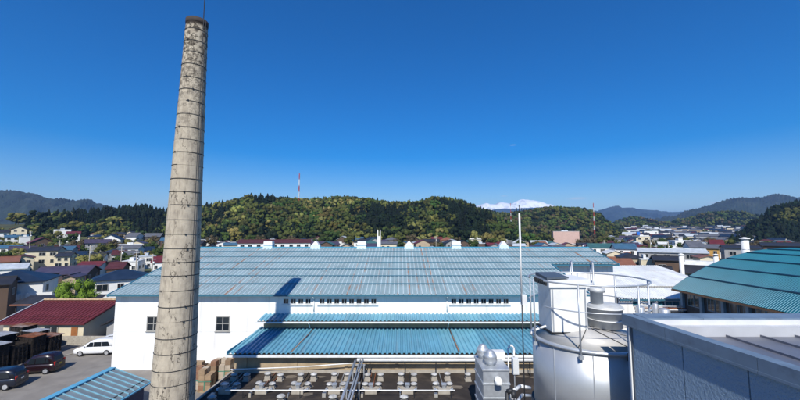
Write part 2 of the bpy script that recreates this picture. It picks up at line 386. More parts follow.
def COLlink(name, me):
    o = bpy.data.objects.new(name, me); COL.objects.link(o); return o
def gauss(px, py0, c, s): return math.exp(-((px - c) / s) ** 2)
def ch_main(q, v, X, Y):
    n = wob(X, Y, 30) + .5 * npr.randn() * .5
    if q < 62 and npr.rand() > .15 + .5 * sm(20, 62, q): return None
    dark = 0
    dark += 1.1 * gauss(q, 0, 388, 28) * (1 if .1 < v < .75 else .2)
    dark += 1.1 * gauss(q, 0, 468, 26) * (1 if .05 < v < .65 else .15)
    dark += .9 * gauss(q, 0, 82, 20) * (1 if v > .25 else .3) + .95 * gauss(q, 0, 118, 24) * (1 if v > .35 else .3) + .85 * gauss(q, 0, 158, 22)
    dark += .7 * gauss(q, 0, 262, 18) * (1 if v > .5 else .3) + .5 * gauss(q, 0, 215, 12)
    dark += .12 + .3 * max(0, n) + (.25 if v > .93 else 0)
    if npr.rand() < dark: return 'conifer' if (q < 300 or v > .4 or npr.rand() < .8) else 'dark'
    r = .75 * npr.rand() + .5 * (.5 + .5 * wob(X + 90, Y - 40, 22)) - .08
    return 'spring' if r < .26 else 'olive' if r < .62 else 'green' if r < .86 else 'dark'
forest('forest', main_hill, 20, 540, 6.8, ch_main, True)
def ch_mid(q, v, X, Y):
    r = npr.rand() + .3 * wob(X, Y, 35)
    return 'olive' if r < .33 else 'green' if r < .6 else 'brown' if r < .68 else 'dark' if r < .9 else 'conifer'
forest('forest', mid_hill, 445, 628, 8.0, ch_mid, False, hscale=1.1)
def ch_low(q, v, X, Y):
    if 655 < q < 690 and npr.rand() < .5: return None
    r = npr.rand() + .35 * wob(X, Y, 60)
    return 'olive' if r < .25 else 'green' if r < .45 else 'brown' if r < .52 else 'dark' if r < .75 else 'conifer'
forest('forest', low_hill, 598, 825, 12.5, ch_low, False, hscale=1.35)
def ch_right(q, v, X, Y):
    if q > 780 and .35 < v < .6 and npr.rand() < .6: return 'olive'
    return 'conifer' if npr.rand() < .88 else 'dark'
forest('forest', right_hill, 730, 860, 6.0, ch_right, True, hscale=1.15)

BARK = mat('bark', (.06, .045, .03), .9, var=.3, scale=8)
def trunk_mesh(name, seed, cone=False):
    r = random.Random(seed); b = MB()
    if cone: b.tube((0,0,-.05), (0,0,.9), .028, 8, .004)
    else:
        b.tube((0,0,-.05), (.01,0,.36), .034, 8, .022)
        for k in range(6):
            a = k * 1.05 + r.random(); b.tube((.01,0,.2+.03*k), (.26*math.cos(a), .26*math.sin(a), .45+.08*k*r.random()), .014, 6, .004)
    return b.mesh(name, True)
TRUNKB = trunk_mesh('trunk', 1); TRUNKC = trunk_mesh('trunk', 2, True)
for t_ in (TRUNKB, TRUNKC): t_.materials.append(BARK)
BIGB = [broad_proto(70 + k, 22, 3600, .019, .70, True, .72, 1.45) for k in range(3)]
MIDC = [conifer_proto(80 + k, 15, 17) for k in range(3)]
CROWNS = {}
def crown(kind, k, col):
    key = (kind, k, col)
    if key not in CROWNS:
        pr = {'broad': BMID, 'big': BIGB, 'conifer': MIDC}[kind]
        CROWNS[key] = tree_mesh('crown', [(pr[k % len(pr)], 0, 0, 0, 1, 1, PAL[col])])
    return CROWNS[key]
def tree(kind, k, col, loc, h, w, label, group, name=None):
    t = thing(name or ('conifer_tree' if kind == 'conifer' else 'leafy_tree'), label, 'tree', loc, rnd.random() * 6, group)
    for nm, me in (('trunk', TRUNKC if kind == 'conifer' else TRUNKB), ('crown', crown(kind, k, col))):
        o = bpy.data.objects.new(nm, me); COL.objects.link(o); o.parent = t; o.scale = (h * w, h * w, h)
    return t

# ------------------------------------------------------------------ factory building
fx0, fx1, fx2 = -29.7, 19.4, 28.0         # left gable, right end of the deep part, right end of the wing
fy0, fyw, fyr, fyb = 38.0, 47.4, 54.0, 70.0
EZ, RZ = 7.64, 11.65
SL = (RZ - EZ) / (fyr - (fy0 - .5))
def rz(y): return RZ - abs(fyr - y) * SL
F = thing('factory_building', 'long white factory hall with pale blue rust-streaked metal roof behind the chimney', 'factory', ((fx0+fx1)/2, fy0, 0))
w = MB(); zt = lambda y: rz(y) - .10
# front wall, left gable, wing wall, right walls, back wall
T = .25
w.box(fx0+.3, fx1-.3, fy0, fy0+T, 0, zt(fy0))
for xa, ya, yb in ((fx0+.3, fy0+T, fyb-T), (fx1-.3-T, fy0+T, fyw), (fx2-.3-T, fyw+T, fyb-T)):
    if ya < fyr < yb:
        w.add([(x, y, z) for x in (xa, xa+T) for y, z in ((ya,0),(yb,0),(yb,zt(yb)),(fyr,zt(fyr)),(ya,zt(ya)))],
              [(0,1,2,3,4),(9,8,7,6,5),(0,5,6,1),(1,6,7,2),(2,7,8,3),(3,8,9,4),(4,9,5,0)])
    else:
        w.hexa([(xa,ya,0),(xa+T,ya,0),(xa+T,yb,0),(xa,yb,0),(xa,ya,zt(ya)),(xa+T,ya,zt(ya)),(xa+T,yb,zt(yb)),(xa,yb,zt(yb))])
w.box(fx1-.3, fx2-.3, fyw, fyw+T, 0, zt(fyw)); w.box(fx0+.3, fx2-.3, fyb-T, fyb, 0, zt(fyb))
w.build('wall', WHITE, F)
# roof sheets: 7 rows of ribbed sheets on the slope toward the camera
NR = 7; yE = fy0 - .5; rowL = (fyr - yE) / NR; NCL = 40; cw = (fx2 - fx0) / NCL
ang = math.atan(SL); sl_len = rowL / math.cos(ang)
def rib_sheet(wd, ln, nribs, rw, rh, th=.02, over=.12):
    """ribbed sheet: profile across x, runs up +y (in its own plane)"""
    p = []; pitch = wd / nribs
    for k in range(nribs):
        x = k * pitch
        p += [(x, 0), (x + pitch/2 - rw, 0), (x + pitch/2 - rw*.55, rh), (x + pitch/2 + rw*.55, rh), (x + pitch/2 + rw, 0)]
    p.append((wd, 0)); n = len(p); b = MB()
    b.v = [(x, y, z + t) for y in (-over, ln) for t in (0, -th) for x, z in p]
    for i in range(n - 1):
        b.f += [(i, i+1, 2*n+i+1, 2*n+i), (n+i+1, n+i, 3*n+i, 3*n+i+1), (n+i, n+i+1, i+1, i), (2*n+i, 2*n+i+1, 3*n+i+1, 3*n+i)]
    b.f += [(0, 2*n, 3*n, n), (n-1, 2*n-1, 4*n-1, 3*n-1)]
    return b.mesh('roof_sheet')
SH = rib_sheet(cw - .004, sl_len, 3, .075, .075)
SH.materials.append(ROOFB); SH.materials.append(RIBB)
for i_, p_ in enumerate(SH.polygons):
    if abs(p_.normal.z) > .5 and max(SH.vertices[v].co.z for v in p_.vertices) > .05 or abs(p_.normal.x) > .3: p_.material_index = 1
for r_ in range(NR):
    y = yE + r_ * rowL
    for c_ in range(NCL):
        x = fx0 + c_ * cw
        if x > fx1 - .2 and y < fyw - .9: continue
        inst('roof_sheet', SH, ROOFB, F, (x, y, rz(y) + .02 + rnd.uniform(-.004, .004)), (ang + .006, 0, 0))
for r_ in range(1, NR):
    y = yE + r_ * rowL + .12; xe = fx2 if y > fyw - .8 else fx1
    MB().box(fx0 + .02, xe - .02, y, y + .05, rz(y) + .10, rz(y) + .19).build('snow_guard', DTEAL, F)
MB().hexa([(fx0,fyr+.1,RZ-.12),(fx2,fyr+.1,RZ-.12),(fx2,fyb+.5,rz(fyb+.5)-.1),(fx0,fyb+.5,rz(fyb+.5)-.1),
           (fx0,fyr+.1,RZ-.02),(fx2,fyr+.1,RZ-.02),(fx2,fyb+.5,rz(fyb+.5)),(fx0,fyb+.5,rz(fyb+.5))]).build('rear_roof_slope', ROOFB, F)
rc = MB(); rc.hexa([(fx0-.05,fyr-.35,RZ+.0),(fx2+.05,fyr-.35,RZ+.0),(fx2+.05,fyr+.35,RZ+.0),(fx0-.05,fyr+.35,RZ+.0),
                    (fx0-.05,fyr-.05,RZ+.16),(fx2+.05,fyr-.05,RZ+.16),(fx2+.05,fyr+.05,RZ+.16),(fx0-.05,fyr+.05,RZ+.16)]).build('ridge_cap', TEALD, F)
# verge trims, fascia and gutters
for xx, ya in ((fx0 - .10, yE - .15), (fx1 + .02, yE - .15), (fx2 + .02, fyw - .75)):
    yb_ = fyr if xx != fx1 + .02 else fyw - .8
    MB().hexa([(xx,ya,rz(ya)-.2),(xx+.08,ya,rz(ya)-.2),(xx+.08,yb_,rz(yb_)-.2),(xx,yb_,rz(yb_)-.2),(xx,ya,rz(ya)+.1),(xx+.08,ya,rz(ya)+.1),(xx+.08,yb_,rz(yb_)+.1),(xx,yb_,rz(yb_)+.1)]).build('verge_trim', TEALD, F)
MB().box(fx0, fx1, yE - .06, yE + .02, EZ - .17, EZ - .03).box(fx1+.12, fx2, fyw - .72, fyw - .66, rz(fyw-.7) - .17, rz(fyw-.7) - .03).build('fascia', TEALD, F)
g_ = MB()
g_.box(fx0 - .1, fx1 + .1, yE - .24, yE - .065, EZ - .16, EZ - .04).box(fx1 + .12, fx2, fyw - .9, fyw - .725, rz(fyw-.7) - .2, rz(fyw-.7) - .05)
g_.build('gutter', DTEAL, F)
MB().box(fx0 + .05, fx1 - .05, yE + .03, fy0 - .003, EZ - .19, EZ - .12).box(fx1 + .15, fx2 - .05, fyw - .655, fyw - .003, rz(fyw-.7) - .19, rz(fyw-.7) - .12).build('soffit', TEALD, F)
for px in (314, 447):
    X = P(px, 300, fy0 - .1).x
    d = MB().tube((X, fy0 - .10, 5.9), (X, fy0 - .10, EZ - .5), .055).path([(X, fy0 - .10, EZ - .5), (X, yE - .15, EZ - .2)], .055); d.build('downpipe', WMET, F, True)
# windows
WF = MB()
for a in ((-.5,-.44,-.5,.5),(.44,.5,-.5,.5),(-.44,.44,-.5,-.44),(-.44,.44,.44,.5),(-.025,.025,-.44,.44)): WF.box(a[0],a[1],-.06,.0,a[2],a[3])
WFM = WF.mesh('window'); WFM.materials.append(FRAME)
WPM = MB().box(-.46,.46,-.035,-.012,-.46,.46).mesh('pane'); WPM.materials.append(GLASS)
def window(parent, x, y, z, w_, h_, fm=FRAME, gm_=GLASS, depth=1.0, world=True, pane=True, rot=0):
    o = inst('window', WFM, fm, parent, (x, y, z), (0,0,rot), (w_, depth, h_), world)
    if pane:
        p = bpy.data.objects.new('pane', WPM); COL.objects.link(p); p.parent = o
        if gm_ is not GLASS: p.material_slots[0].link = 'OBJECT'; p.material_slots[0].material = gm_
    return o
for px0_, px1_, n_ in ((282.5, 312, 4), (318.5, 377.5, 8), (450, 509.5, 8)):
    a = P(px0_, 300, fy0); b_ = P(px1_, 300, fy0); st = (b_.x - a.x) / n_
    zc = P(300, 301.2, fy0).z
    for k in range(n_): window(F, a.x + st * (k + .5), fy0 - .012, zc, st * .72, .50, fm=MATS['white_enamel_steel'])
    MB().box(a.x - .1, b_.x + .1, fy0 - .14, fy0 - .003, zc - .42, zc - .34).build('window_sill', WMET, F)
for px, zz in ((154, 323.5), (223, 323.5)):
    p = P(px, zz, fy0); wq = window(F, p.x, fy0 - .012, p.z, 1.45, 1.5)
    MB().box(-.44, .44, -.05, -.037, -.02, .02).build('glazing_bar', FRAME, wq, world=False)
    MB().box(p.x - .8, p.x + .8, fy0 - .12, fy0 - .003, p.z - .84, p.z - .765).build('window_sill', FRAME, F)
zf_ = P(150, 331, fy0).z; MB().box(fx0 + .3, -14.2, fy0 - .018, fy0 - .003, zf_ - .025, zf_ + .025).build('wall_flashing', WMET, F)
# ridge ventilators
for k, px in enumerate((269, 316, 362, 409, 456, 503)):
    X = P(px, 246, fyr).x
    rv = MB().hexa([(X-.75,fyr-.7,RZ-.25),(X+.75,fyr-.7,RZ-.25),(X+.75,fyr+.7,RZ-.25),(X-.75,fyr+.7,RZ-.25),(X-.6,fyr-.45,RZ+.45),(X+.6,fyr-.45,RZ+.45),(X+.6,fyr+.45,RZ+.45),(X-.6,fyr+.45,RZ+.45)]).build('ridge_ventilator', mat('pale_blue_paint', (.42, .58, .66), .5, var=.08), F)
    if k % 2 == 0:
        MB().box(X-.68, X+.68, fyr-.62, fyr+.62, RZ+.46, RZ+.60).box(X-.62, X+.62, fyr-.5, fyr+.5, RZ+.6, RZ+.95).build('hood', WMET, rv)
    else:
        MB().hexa([(X-.5,fyr-.5,RZ+.46),(X+.5,fyr-.5,RZ+.46),(X+.5,fyr+.5,RZ+.46),(X-.5,fyr+.5,RZ+.46),(X-.12,fyr-.4,RZ+.95),(X+.12,fyr-.4,RZ+.95),(X+.12,fyr+.4,RZ+.95),(X-.12,fyr+.4,RZ+.95)]).build('hood', WMET, rv)

# ------------------------------------------------------------------ lean-to in front of the hall
A = thing('lean_to', 'low lean-to with two teal corrugated roofs along the front of the white hall', 'annex', (3, 34, 0))
ax0, ax1 = -14.15, 21.6
MB().box(ax0+.35, ax1-.35, 31.1, 31.3, 0, 3.95).box(ax0+.35, ax0+.55, 31.3, 37.9, 0, 4.0).box(ax1-.55, ax1-.35, 31.3, 37.9, 0, 4.0).build('wall', BEIGE, A)
MB().box(-13.6, ax1-.4, 36.9, 37.1, 4.5, 5.24).build('upper_wall', BEIGE, A)
NS = 30; sw = (ax1 - ax0) / NS
a_lo = math.atan2(4.40 - 4.02, 37.4 - 30.6)
LS = rib_sheet(sw - .004, (37.4 - 30.6) / math.cos(a_lo), 3, .14, .11, over=0)
NU = 29; uw = (ax1 - (-13.95)) / NU; a_up = math.atan2(.26, 1.85)
US = rib_sheet(uw - .004, 1.85 / math.cos(a_up), 3, .14, .09, over=0)
for me in (LS, US): me.materials.append(TEAL)
for k in range(NS):
    inst('roof_sheet', LS, TEALL if k in (0, 1, 15, 16, 17) else TEAL, A, (ax0 + k * sw, 30.6, 4.02 + rnd.uniform(-.004, .004)), (a_lo, 0, 0))
for k in range(NU):
    inst('roof_sheet', US, TEALL if k % 7 in (2, 3) else TEAL, A, (-13.95 + k * uw, 36.1, 5.33 + rnd.uniform(-.003, .003)), (a_up, 0, 0))
MB().box(ax0, ax1, 30.62, 30.70, 3.78, 3.985).box(-13.95, ax1, 36.12, 36.2, 5.12, 5.30).build('fascia', DARK, A)
MB().box(ax0 - .1, ax1 + .1, 30.38, 30.56, 3.80, 3.96).box(-14.05, ax1+.1, 35.9, 36.06, 5.16, 5.28).build('gutter', WMET, A)
MB().box(ax0 - .06, ax0 - .005, 30.5, 37.4, 3.95, 4.25).build('verge_trim', TEALD, A)
for X in (P(309, 325, 36.3).x, P(448.5, 325, 36.3).x):
    MB().path([(X, 35.98, 5.2), (X, 36.5, 4.85), (X, 36.7, 4.52)], .06).build('downpipe', WMET, A, True)
MB().tube((P(314, 330, 36.6).x, 36.7, 4.50), (P(292, 353, 30.8).x, 30.75, 4.17), .035).tube((P(449, 328, 36.7).x, 36.7, 4.50), (P(459, 353, 30.8).x, 30.75, 4.17), .045).build('drain_pipe', mat('rusty_pipe', (.25, .12, .06), .8, var=.3), A, True)
pl = MB()
for k in range(9): pl.box(-13 + k * 4.2, -12.75 + k * 4.2, 31.04, 31.1, 2.45, 3.9)
pl.build('pilaster', BEIGE, A)

# ------------------------------------------------------------------ flat roofed workshop with its ventilators
B = thing('flat_roof_workshop', 'low workshop with dark felt flat roof carrying rows of ventilators', 'workshop', (0, 24, 0))
MB().box(-13.8, 12.0, 16, 30.9, 0, 2.28).build('wall', CONC, B)
MB().box(-14.0, 12.2, 15.8, 31.05, 2.283, 2.40).build('roof_deck', BITU, B)
MB().box(-14.06, -13.90, 15.8, 31.0, 2.403, 2.50).box(-13.9, 12.2, 30.85, 31.03, 2.403, 2.62).build('roof_edge', CONC, B)
p_ = MB()
for k in range(26):      # old felt patches
    x = rnd.uniform(-14, 11); y = rnd.uniform(24, 30.4); s1 = rnd.uniform(.4, 1.3); s2 = rnd.uniform(.2, .6); a = rnd.uniform(0, 3)
    pts = [(x + s1*math.cos(a+t)*rnd.uniform(.6,1), y + s2*math.sin(a+t)*rnd.uniform(.6,1), 2.404 + k*.0006) for t in (0,.9,1.8,2.7,3.6,4.5,5.4)]
    p_.add(pts, [tuple(range(7))])
p_.build('felt_patch', mat('old_felt_patch', (.15, .125, .095), .9, var=.3), B)
def make_vent(tall):
    t = thing('roof_ventilator', 'x', 'ventilator')
    MB().box(-.24, .24, -.24, .24, 0, .10).box(-.2, .2, -.2, .2, .1, tall).build('curb', CONC, t, world=False)
    MB().lathe(0, 0, [(.15, tall), (.15, tall+.16), (.17, tall+.16)], 12).build('throat', GALV, t, True, world=False)
    MB().lathe(0, 0, [(.10, tall+.12), (.25, tall+.13), (.26, tall+.16), (.19, tall+.22), (.06, tall+.26)], 16).build('cap', mat('dull_white_cap', (.40, .40, .39), .5, var=.4, scale=3), t, True, world=False)
    return t
V0 = make_vent(.32); V1 = make_vent(.22); first = {0: True, 1: True}
def place_vent(which, x, y, label, group, s=1.0):
    src = (V0, V1)[which]
    o = src if first[which] else copy_tree(src)
    first[which] = False
    o.location = (x, y, 2.403); o.rotation_euler = (0, 0, rnd.uniform(-.1, .1)); o.scale = (s, s, s * rnd.uniform(.92, 1.08)); tag(o, label, 'ventilator', group)
for k in range(8):
    px = 234 + 33.4 * k
    for d in (0, 13):
        if px + d > 475: continue
        place_vent(0, P(px + d, 380, 29.4).x, 29.4 + rnd.uniform(-.05, .05), 'white capped ventilator in the back row beside the lean-to wall', 'ventilators of the back row')
for k in range(8):
    px = 222 + 35.7 * k
    x0 = P(px, 388, 27.7).x; x1 = P(px + 13.5, 388, 27.7).x
    if px > 470: continue
    for x in (x0, x1): place_vent(1, x, 27.9 + rnd.uniform(-.05, .05), 'white capped ventilator of a pair linked by a duct box', 'ventilators of the middle row')
    xm = (x0 + x1) / 2
    D = thing('duct_box', 'pale metal duct box linking a pair of roof ventilators', 'duct box', (xm, 27.2, 2.403), 0, 'duct boxes on the flat roof')
    MB().box(xm-.42, xm+.42, 26.95, 27.35, 2.405, 2.75).build('housing', CONC, D)
    MB().box(xm-.12, xm+.12, 27.0, 27.3, 2.752, 3.0).box(xm-.17, xm+.17, 26.95, 27.35, 3.003, 3.06).build('riser', GALV, D)
    cdt = MB()
    for cx_ in (xm - .22, xm + .1 + .12 * (k % 2)): cdt.tube((cx_, 27.35, 2.47), (cx_ + .06 * (k % 3 - 1), 30.8, 2.47), .035, 6)
    cdt.build('conduit', (GALV, RUST, DARK)[k % 3], D)
    MB().box(xm - .75 + .1 * (k % 3), xm - .5, 26.45, 26.75, 2.405, 2.62 + .06 * (k % 2)).build('junction_box', (FRAME, CONC, GALV)[k % 3], D)
    for s_ in (-1, 1): MB().path([(xm + s_*.42, 27.15, 2.6), (xm + s_*.62, 27.2, 2.6), (xm + s_*.62, 27.5, 2.6)], .09).build('elbow', GALV, D, True)
for px in (212, 281, 333, 404):
    place_vent(1, P(px, 394, 25.6).x, 25.6, 'bluish capped ventilator just in front of the long white pipe', 'ventilators of the front row', 1.15)
# pipes over the flat roof
def pipe(name, pts, r, m, label, legs=(), cat='pipe'):
    t = thing(name, label, cat, pts[0]); MB().path(pts, r).build('tube', m, t, True)
    for (x, y, z) in legs: MB().tube((x, y, 2.40), (x, y, z), .03, 6).build('support', DARK, t)
    return t
pz = 2.95
pipe('pipe', [(P(225, 394, 26.3).x, 26.3, pz), (P(455, 394, 26.3).x, 26.3, pz)], .045, WMET, 'long thin white pipe crossing the flat roof between the vents', [(x, 26.3, pz) for x in (-11, -7, -3, 1, 3.6)])
pipe('pipe', [P(231, 369.5, 30.6), P(300, 367, 30.6), P(356, 363, 30.6)], .045, WMET, 'thin white pipe sloping along the beige lean-to wall', [])
hz = P(400, 360, 30.3).z
H = thing('pipe', 'thick white insulated pipe running under the lean-to gutter on short posts', 'pipe', (P(357, 360, 30.3).x, 30.3, 2.4))
MB().tube((P(357, 360, 30.3).x, 30.3, hz), (P(546, 360, 30.3).x, 30.3, hz), .13, 10).build('tube', WMET, H, True)
for px in (366, 370, 405, 436, 466, 500, 530): x = P(px, 370, 30.3).x; MB().box(x-.04, x+.04, 30.26, 30.34, 2.40, hz - .1).build('support', DARK, H)
RK = thing('pipe_rack', 'slanting rack of galvanised pipes on a trestle over the flat roof', 'pipe rack', (-4, 26, 2.4))
for i, dx in enumerate((-.0, .42, .62)):
    x = P(355, 362, 30.0).x + dx
    MB().tube((x, 19.0, hz + .08 * i), (x, 30.2, hz + .06 * i), .065 if i else .09, 8).build('tube', GALV, RK, True)
xr = P(355, 362, 30.0).x
for y in (22.5, 26.2, 29.6):
    MB().box(xr-.2, xr+.85, y-.05, y+.05, hz-.2, hz-.1).box(xr-.15, xr-.07, y-.04, y+.04, 2.40, hz-.2).box(xr+.72, xr+.80, y-.04, y+.04, 2.40, hz-.2).build('trestle', GALV, RK)

# ------------------------------------------------------------------ dust collector (silver cabinet)
cx0, cx1, cy0, cy1 = P(483, 369, 22).x, P(509, 369, 22).x, 22.0, 24.3
cz = P(490, 369, 22).z
DC = thing('dust_collector', 'silver banded steel cabinet with two domed turbine ventilators on top', 'dust collector', ((cx0+cx1)/2, 23, 2.4))
MB().box(cx0, cx1, cy0, cy1, 2.41, cz).build('cabinet', GALV, DC)
bb = MB()
for z in (cz - .06, cz - .85, cz - 1.65, cz - 2.45): bb.box(cx0-.05, cx1+.05, cy0-.05, cy1+.05, z-.045, z+.045)
bb.build('band', GALV, DC)
MB().box(cx0+.04, cx1-.04, cy0-.03, cy0-.003, cz-1.55, cz-.95).build('access_panel', GALV, DC)
pb = MB(); xm = (cx0+cx1)/2 + .05
pb.path([(xm, cy0-.02, cz-.55), (xm, cy0-.35, cz-.55), (xm, cy0-.42, cz-.75)], .2, 12); pb.build('outlet', WMET, DC, True)
for x, y in ((cx0+.42, 23.9), (cx0+.62, 22.75)):
    tv = MB().lathe(x, y, [(.30, cz), (.30, cz+.12), (.40, cz+.2), (.42, cz+.32), (.38, cz+.42), (.40, cz+.45), (.36, cz+.6), (.24, cz+.72), (.24, cz+.78), (.1, cz+.86)], 18).build('turbine_ventilator', GALV, DC, True)
MB().box(cx1-.5, cx1+.25, 23.6, 24.1, cz+.01, cz+.45).build('fan_housing', WMET, DC)
EB = thing('switch_box', 'white switch box on a post next to the silver cabinet', 'switch box', (cx1+.4, 22.6, 2.4))
q0 = P(512, 358, 22.6); q1 = P(518.5, 374, 22.6)
MB().box(q0.x, q1.x, 22.5, 22.75, q1.z, q0.z).build('housing', WMET, EB)
MB().box(q0.x+.1, q0.x+.16, 22.6, 22.66, 2.40, q1.z).build('post', GALV, EB)
MB().box(q0.x+.03, q1.x-.03, 22.48, 22.497, q1.z+.04, q0.z-.04).build('door', mat('pale_grey_enamel', (.6, .62, .62), .4, var=.04), EB)
for i, (pts, r, m, lb) in enumerate((
    ([P(512, 400, 21.5), P(512, 392, 21.5), P(520, 386, 22.5), P(530, 388, 23)], .10, WMET, 'white elbow pipe between the silver cabinet and the tank'),
    ([P(516, 404, 20.5), P(522, 395, 21), P(532, 396, 21.5)], .08, GALV, 'short galvanised pipe low beside the tank'),
    ([P(508, 348, 24), P(511, 345, 24), P(514, 348, 24), P(514, 357, 23.5)], .06, WMET, 'small white gooseneck pipe behind the switch box'),
    ([P(507, 392, 20.5), P(513, 390, 20.5), P(514, 398, 20.3)], .14, DARK, 'fat black hose at the foot of the silver cabinet'))):
    t = thing('pipe', lb, 'pipe', (pts[0].x, pts[0].y, 2.4)); MB().path(pts, r, 10).build('tube', m, t, True)
    MB().tube((pts[0].x, pts[0].y, 2.4), pts[0], r*.8, 8).build('support', m, t, True)

# ------------------------------------------------------------------ thin mast
ms = thing('mast', 'slim white mast with a small antenna tip in front of the hall', 'mast', (P(522, 345, 20).x, 20, 2.4))
mx = P(522, 306, 20).x; mtop = P(520.5, 213, 20).z; mz = P(522, 300, 20).z
MB().tube((mx, 20, mz), (mx, 20, mtop), .048, 10).build('pole', WMET, ms, True)
MB().tube((mx, 20, 2.4), (mx, 20, mz), .035, 8).build('lower_pole', DARK, ms, True)
MB().box(mx-.02, mx+.24, 19.85, 20.15, mz-.25, mz+.28).build('junction_box', WMET, ms)
MB().tube((mx, 20, mtop), (mx, 20, mtop+.45), .02, 6).tube((mx-.16, 20, mtop-.05), (mx-.12, 20, mtop+.3), .015, 6).tube((mx+.16, 20, mtop-.05), (mx+.12, 20, mtop+.3), .015, 6).tube((mx-.16, 20, mtop-.03), (mx+.16, 20, mtop-.03), .015, 6).build('antenna', DARK, ms)

# ------------------------------------------------------------------ chimney
ctop = P(197.2, 22, 22.0); cbot = P(172.5, 400, 22.0)
def cax(z): t = (z - cbot.z) / (ctop.z - cbot.z); return cbot.x + (ctop.x - cbot.x) * t
def crad(z): t = (z - cbot.z) / (ctop.z - cbot.z); return 1.16 + (.62 - 1.16) * t
CHIM = bpy.data.materials.new('chimney_concrete'); CHIM.use_nodes = True
def chimney_mat(m):
    n = m.node_tree.nodes; l = m.node_tree.links; b = n['Principled BSDF']; b.inputs['Roughness'].default_value = .9; b.inputs['Specular IOR Level'].default_value = .2
    geo = n.new('ShaderNodeNewGeometry'); sp = n.new('ShaderNodeSeparateXYZ'); l.new(geo.outputs['Position'], sp.inputs[0])
    def N(s, d, sx=1, sz=1, rough=.6):
        mp = n.new('ShaderNodeMapping'); mp.inputs['Scale'].default_value = (sx, sx, sz); l.new(geo.outputs['Position'], mp.inputs['Vector'])
        t = n.new('ShaderNodeTexNoise'); t.inputs['Scale'].default_value = s; t.inputs['Detail'].default_value = d; t.inputs['Roughness'].default_value = rough; l.new(mp.outputs[0], t.inputs['Vector']); return t.outputs['Fac']
    def ramp(s, a, b_, lo=0, hi=1):
        r = n.new('ShaderNodeMapRange'); r.inputs['From Min'].default_value = a; r.inputs['From Max'].default_value = b_; r.inputs['To Min'].default_value = lo; r.inputs['To Max'].default_value = hi
        l.new(s, r.inputs['Value']); return r.outputs[0]
    def mixc(f, a, bcol):
        mi = n.new('ShaderNodeMix'); mi.data_type = 'RGBA'; l.new(f, mi.inputs['Factor'])
        if isinstance(a, tuple): mi.inputs['A'].default_value = a
        else: l.new(a, mi.inputs['A'])
        mi.inputs['B'].default_value = bcol; return mi.outputs['Result']
    def mul(a, b_):
        q = n.new('ShaderNodeMath'); q.operation = 'MULTIPLY'; l.new(a, q.inputs[0]); l.new(b_, q.inputs[1]); return q.outputs[0]
    oi = n.new('ShaderNodeObjectInfo')
    c = mixc(ramp(N(2.2, 6), .4, .7), (.47, .415, .325, 1), (.36, .315, .25, 1))
    c = mixc(ramp(N(5, 6, 1, .2), .50, .72, 0, .75), c, (.20, .17, .135, 1))          # rain streaks
    # meandering cracks: ridged noise
    def crack(scale, wd, sz):
        mp = n.new('ShaderNodeMapping'); mp.inputs['Scale'].default_value = (1, 1, sz); l.new(geo.outputs['Position'], mp.inputs['Vector'])
        t = n.new('ShaderNodeTexNoise'); t.inputs['Scale'].default_value = scale; t.inputs['Detail'].default_value = 7; t.inputs['Roughness'].default_value = .62; l.new(mp.outputs[0], t.inputs['Vector'])
        s_ = n.new('ShaderNodeMath'); s_.operation = 'SUBTRACT'; s_.inputs[1].default_value = .5; l.new(t.outputs['Fac'], s_.inputs[0])
        a_ = n.new('ShaderNodeMath'); a_.operation = 'ABSOLUTE'; l.new(s_.outputs[0], a_.inputs[0])
        return ramp(a_.outputs[0], wd * .4, wd, 1, 0)
    gate = ramp(N(.9, 2), .42, .55)
    top = ramp(sp.outputs[2], 18, 27, 0, 1)
    c = mixc(mul(crack(.8, .007, .4), gate), c, (.05, .042, .035, 1))
    c = mixc(mul(crack(2.0, .03, .8), top), c, (.03, .026, .022, 1))
    blot = ramp(N(3.2, 5, 1, 1.2), .50, .60)
    c = mixc(mul(blot, ramp(sp.outputs[2], 19.5, 27, 0, .95)), c, (.045, .036, .028, 1))   # soot and lost skin near the mouth
    c = mixc(ramp(sp.outputs[2], ctop.z - .55, ctop.z - .35, 0, 1), c, (.035, .028, .024, 1))
    l.new(c, b.inputs['Base Color'])
    bp = n.new('ShaderNodeBump'); bp.inputs['Strength'].default_value = 1; bp.inputs['Distance'].default_value = .015
    l.new(N(9, 7), bp.inputs['Height']); l.new(bp.outputs[0], b.inputs['Normal'])
chimney_mat(CHIM)
K = thing('factory_chimney', 'tall weathered concrete chimney with hoop bands and a sooty top', 'chimney', (cax(0), 22, 0))
lin = MB()
for z in (0.01, ctop.z - .3): lin.v += [(cax(z) + (crad(z) - .03) * math.cos(6.28318*i/40), 22 + (crad(z) - .03) * math.sin(6.28318*i/40), z) for i in range(40)]
lin.f = [(i, (i+1) % 40, 40 + (i+1) % 40, 40 + i) for i in range(40)]; lin.build('flue_liner', DARK, K)
nring = 30; zs = [0]
while zs[-1] < ctop.z - .7: zs.append(zs[-1] + (.90 - .010 * zs[-1] * .5) * rnd.uniform(.93, 1.07))
zs[-1] = ctop.z
for a, b_ in zip(zs[:-1], zs[1:]):
    r0, r1 = crad(a), crad(b_); x0, x1 = cax(a), cax(b_); o_ = rnd.uniform(-.006, .006); n = 64; m_ = MB(); g = .007
    prof = [(r0 + o_, a + g), (r1 + o_, b_ - g)]
    for r, z in prof:
        xc = cax(z)
        m_.v += [(xc + r * math.cos(6.28318*i/n), 22 + r * math.sin(6.28318*i/n), z) for i in range(n)]
    for k in range(1): m_.f += [(k*n+i, k*n+(i+1)%n, (k+1)*n+(i+1)%n, (k+1)*n+i) for i in range(n)]
    m_.build('concrete_ring', CHIM, K, True)
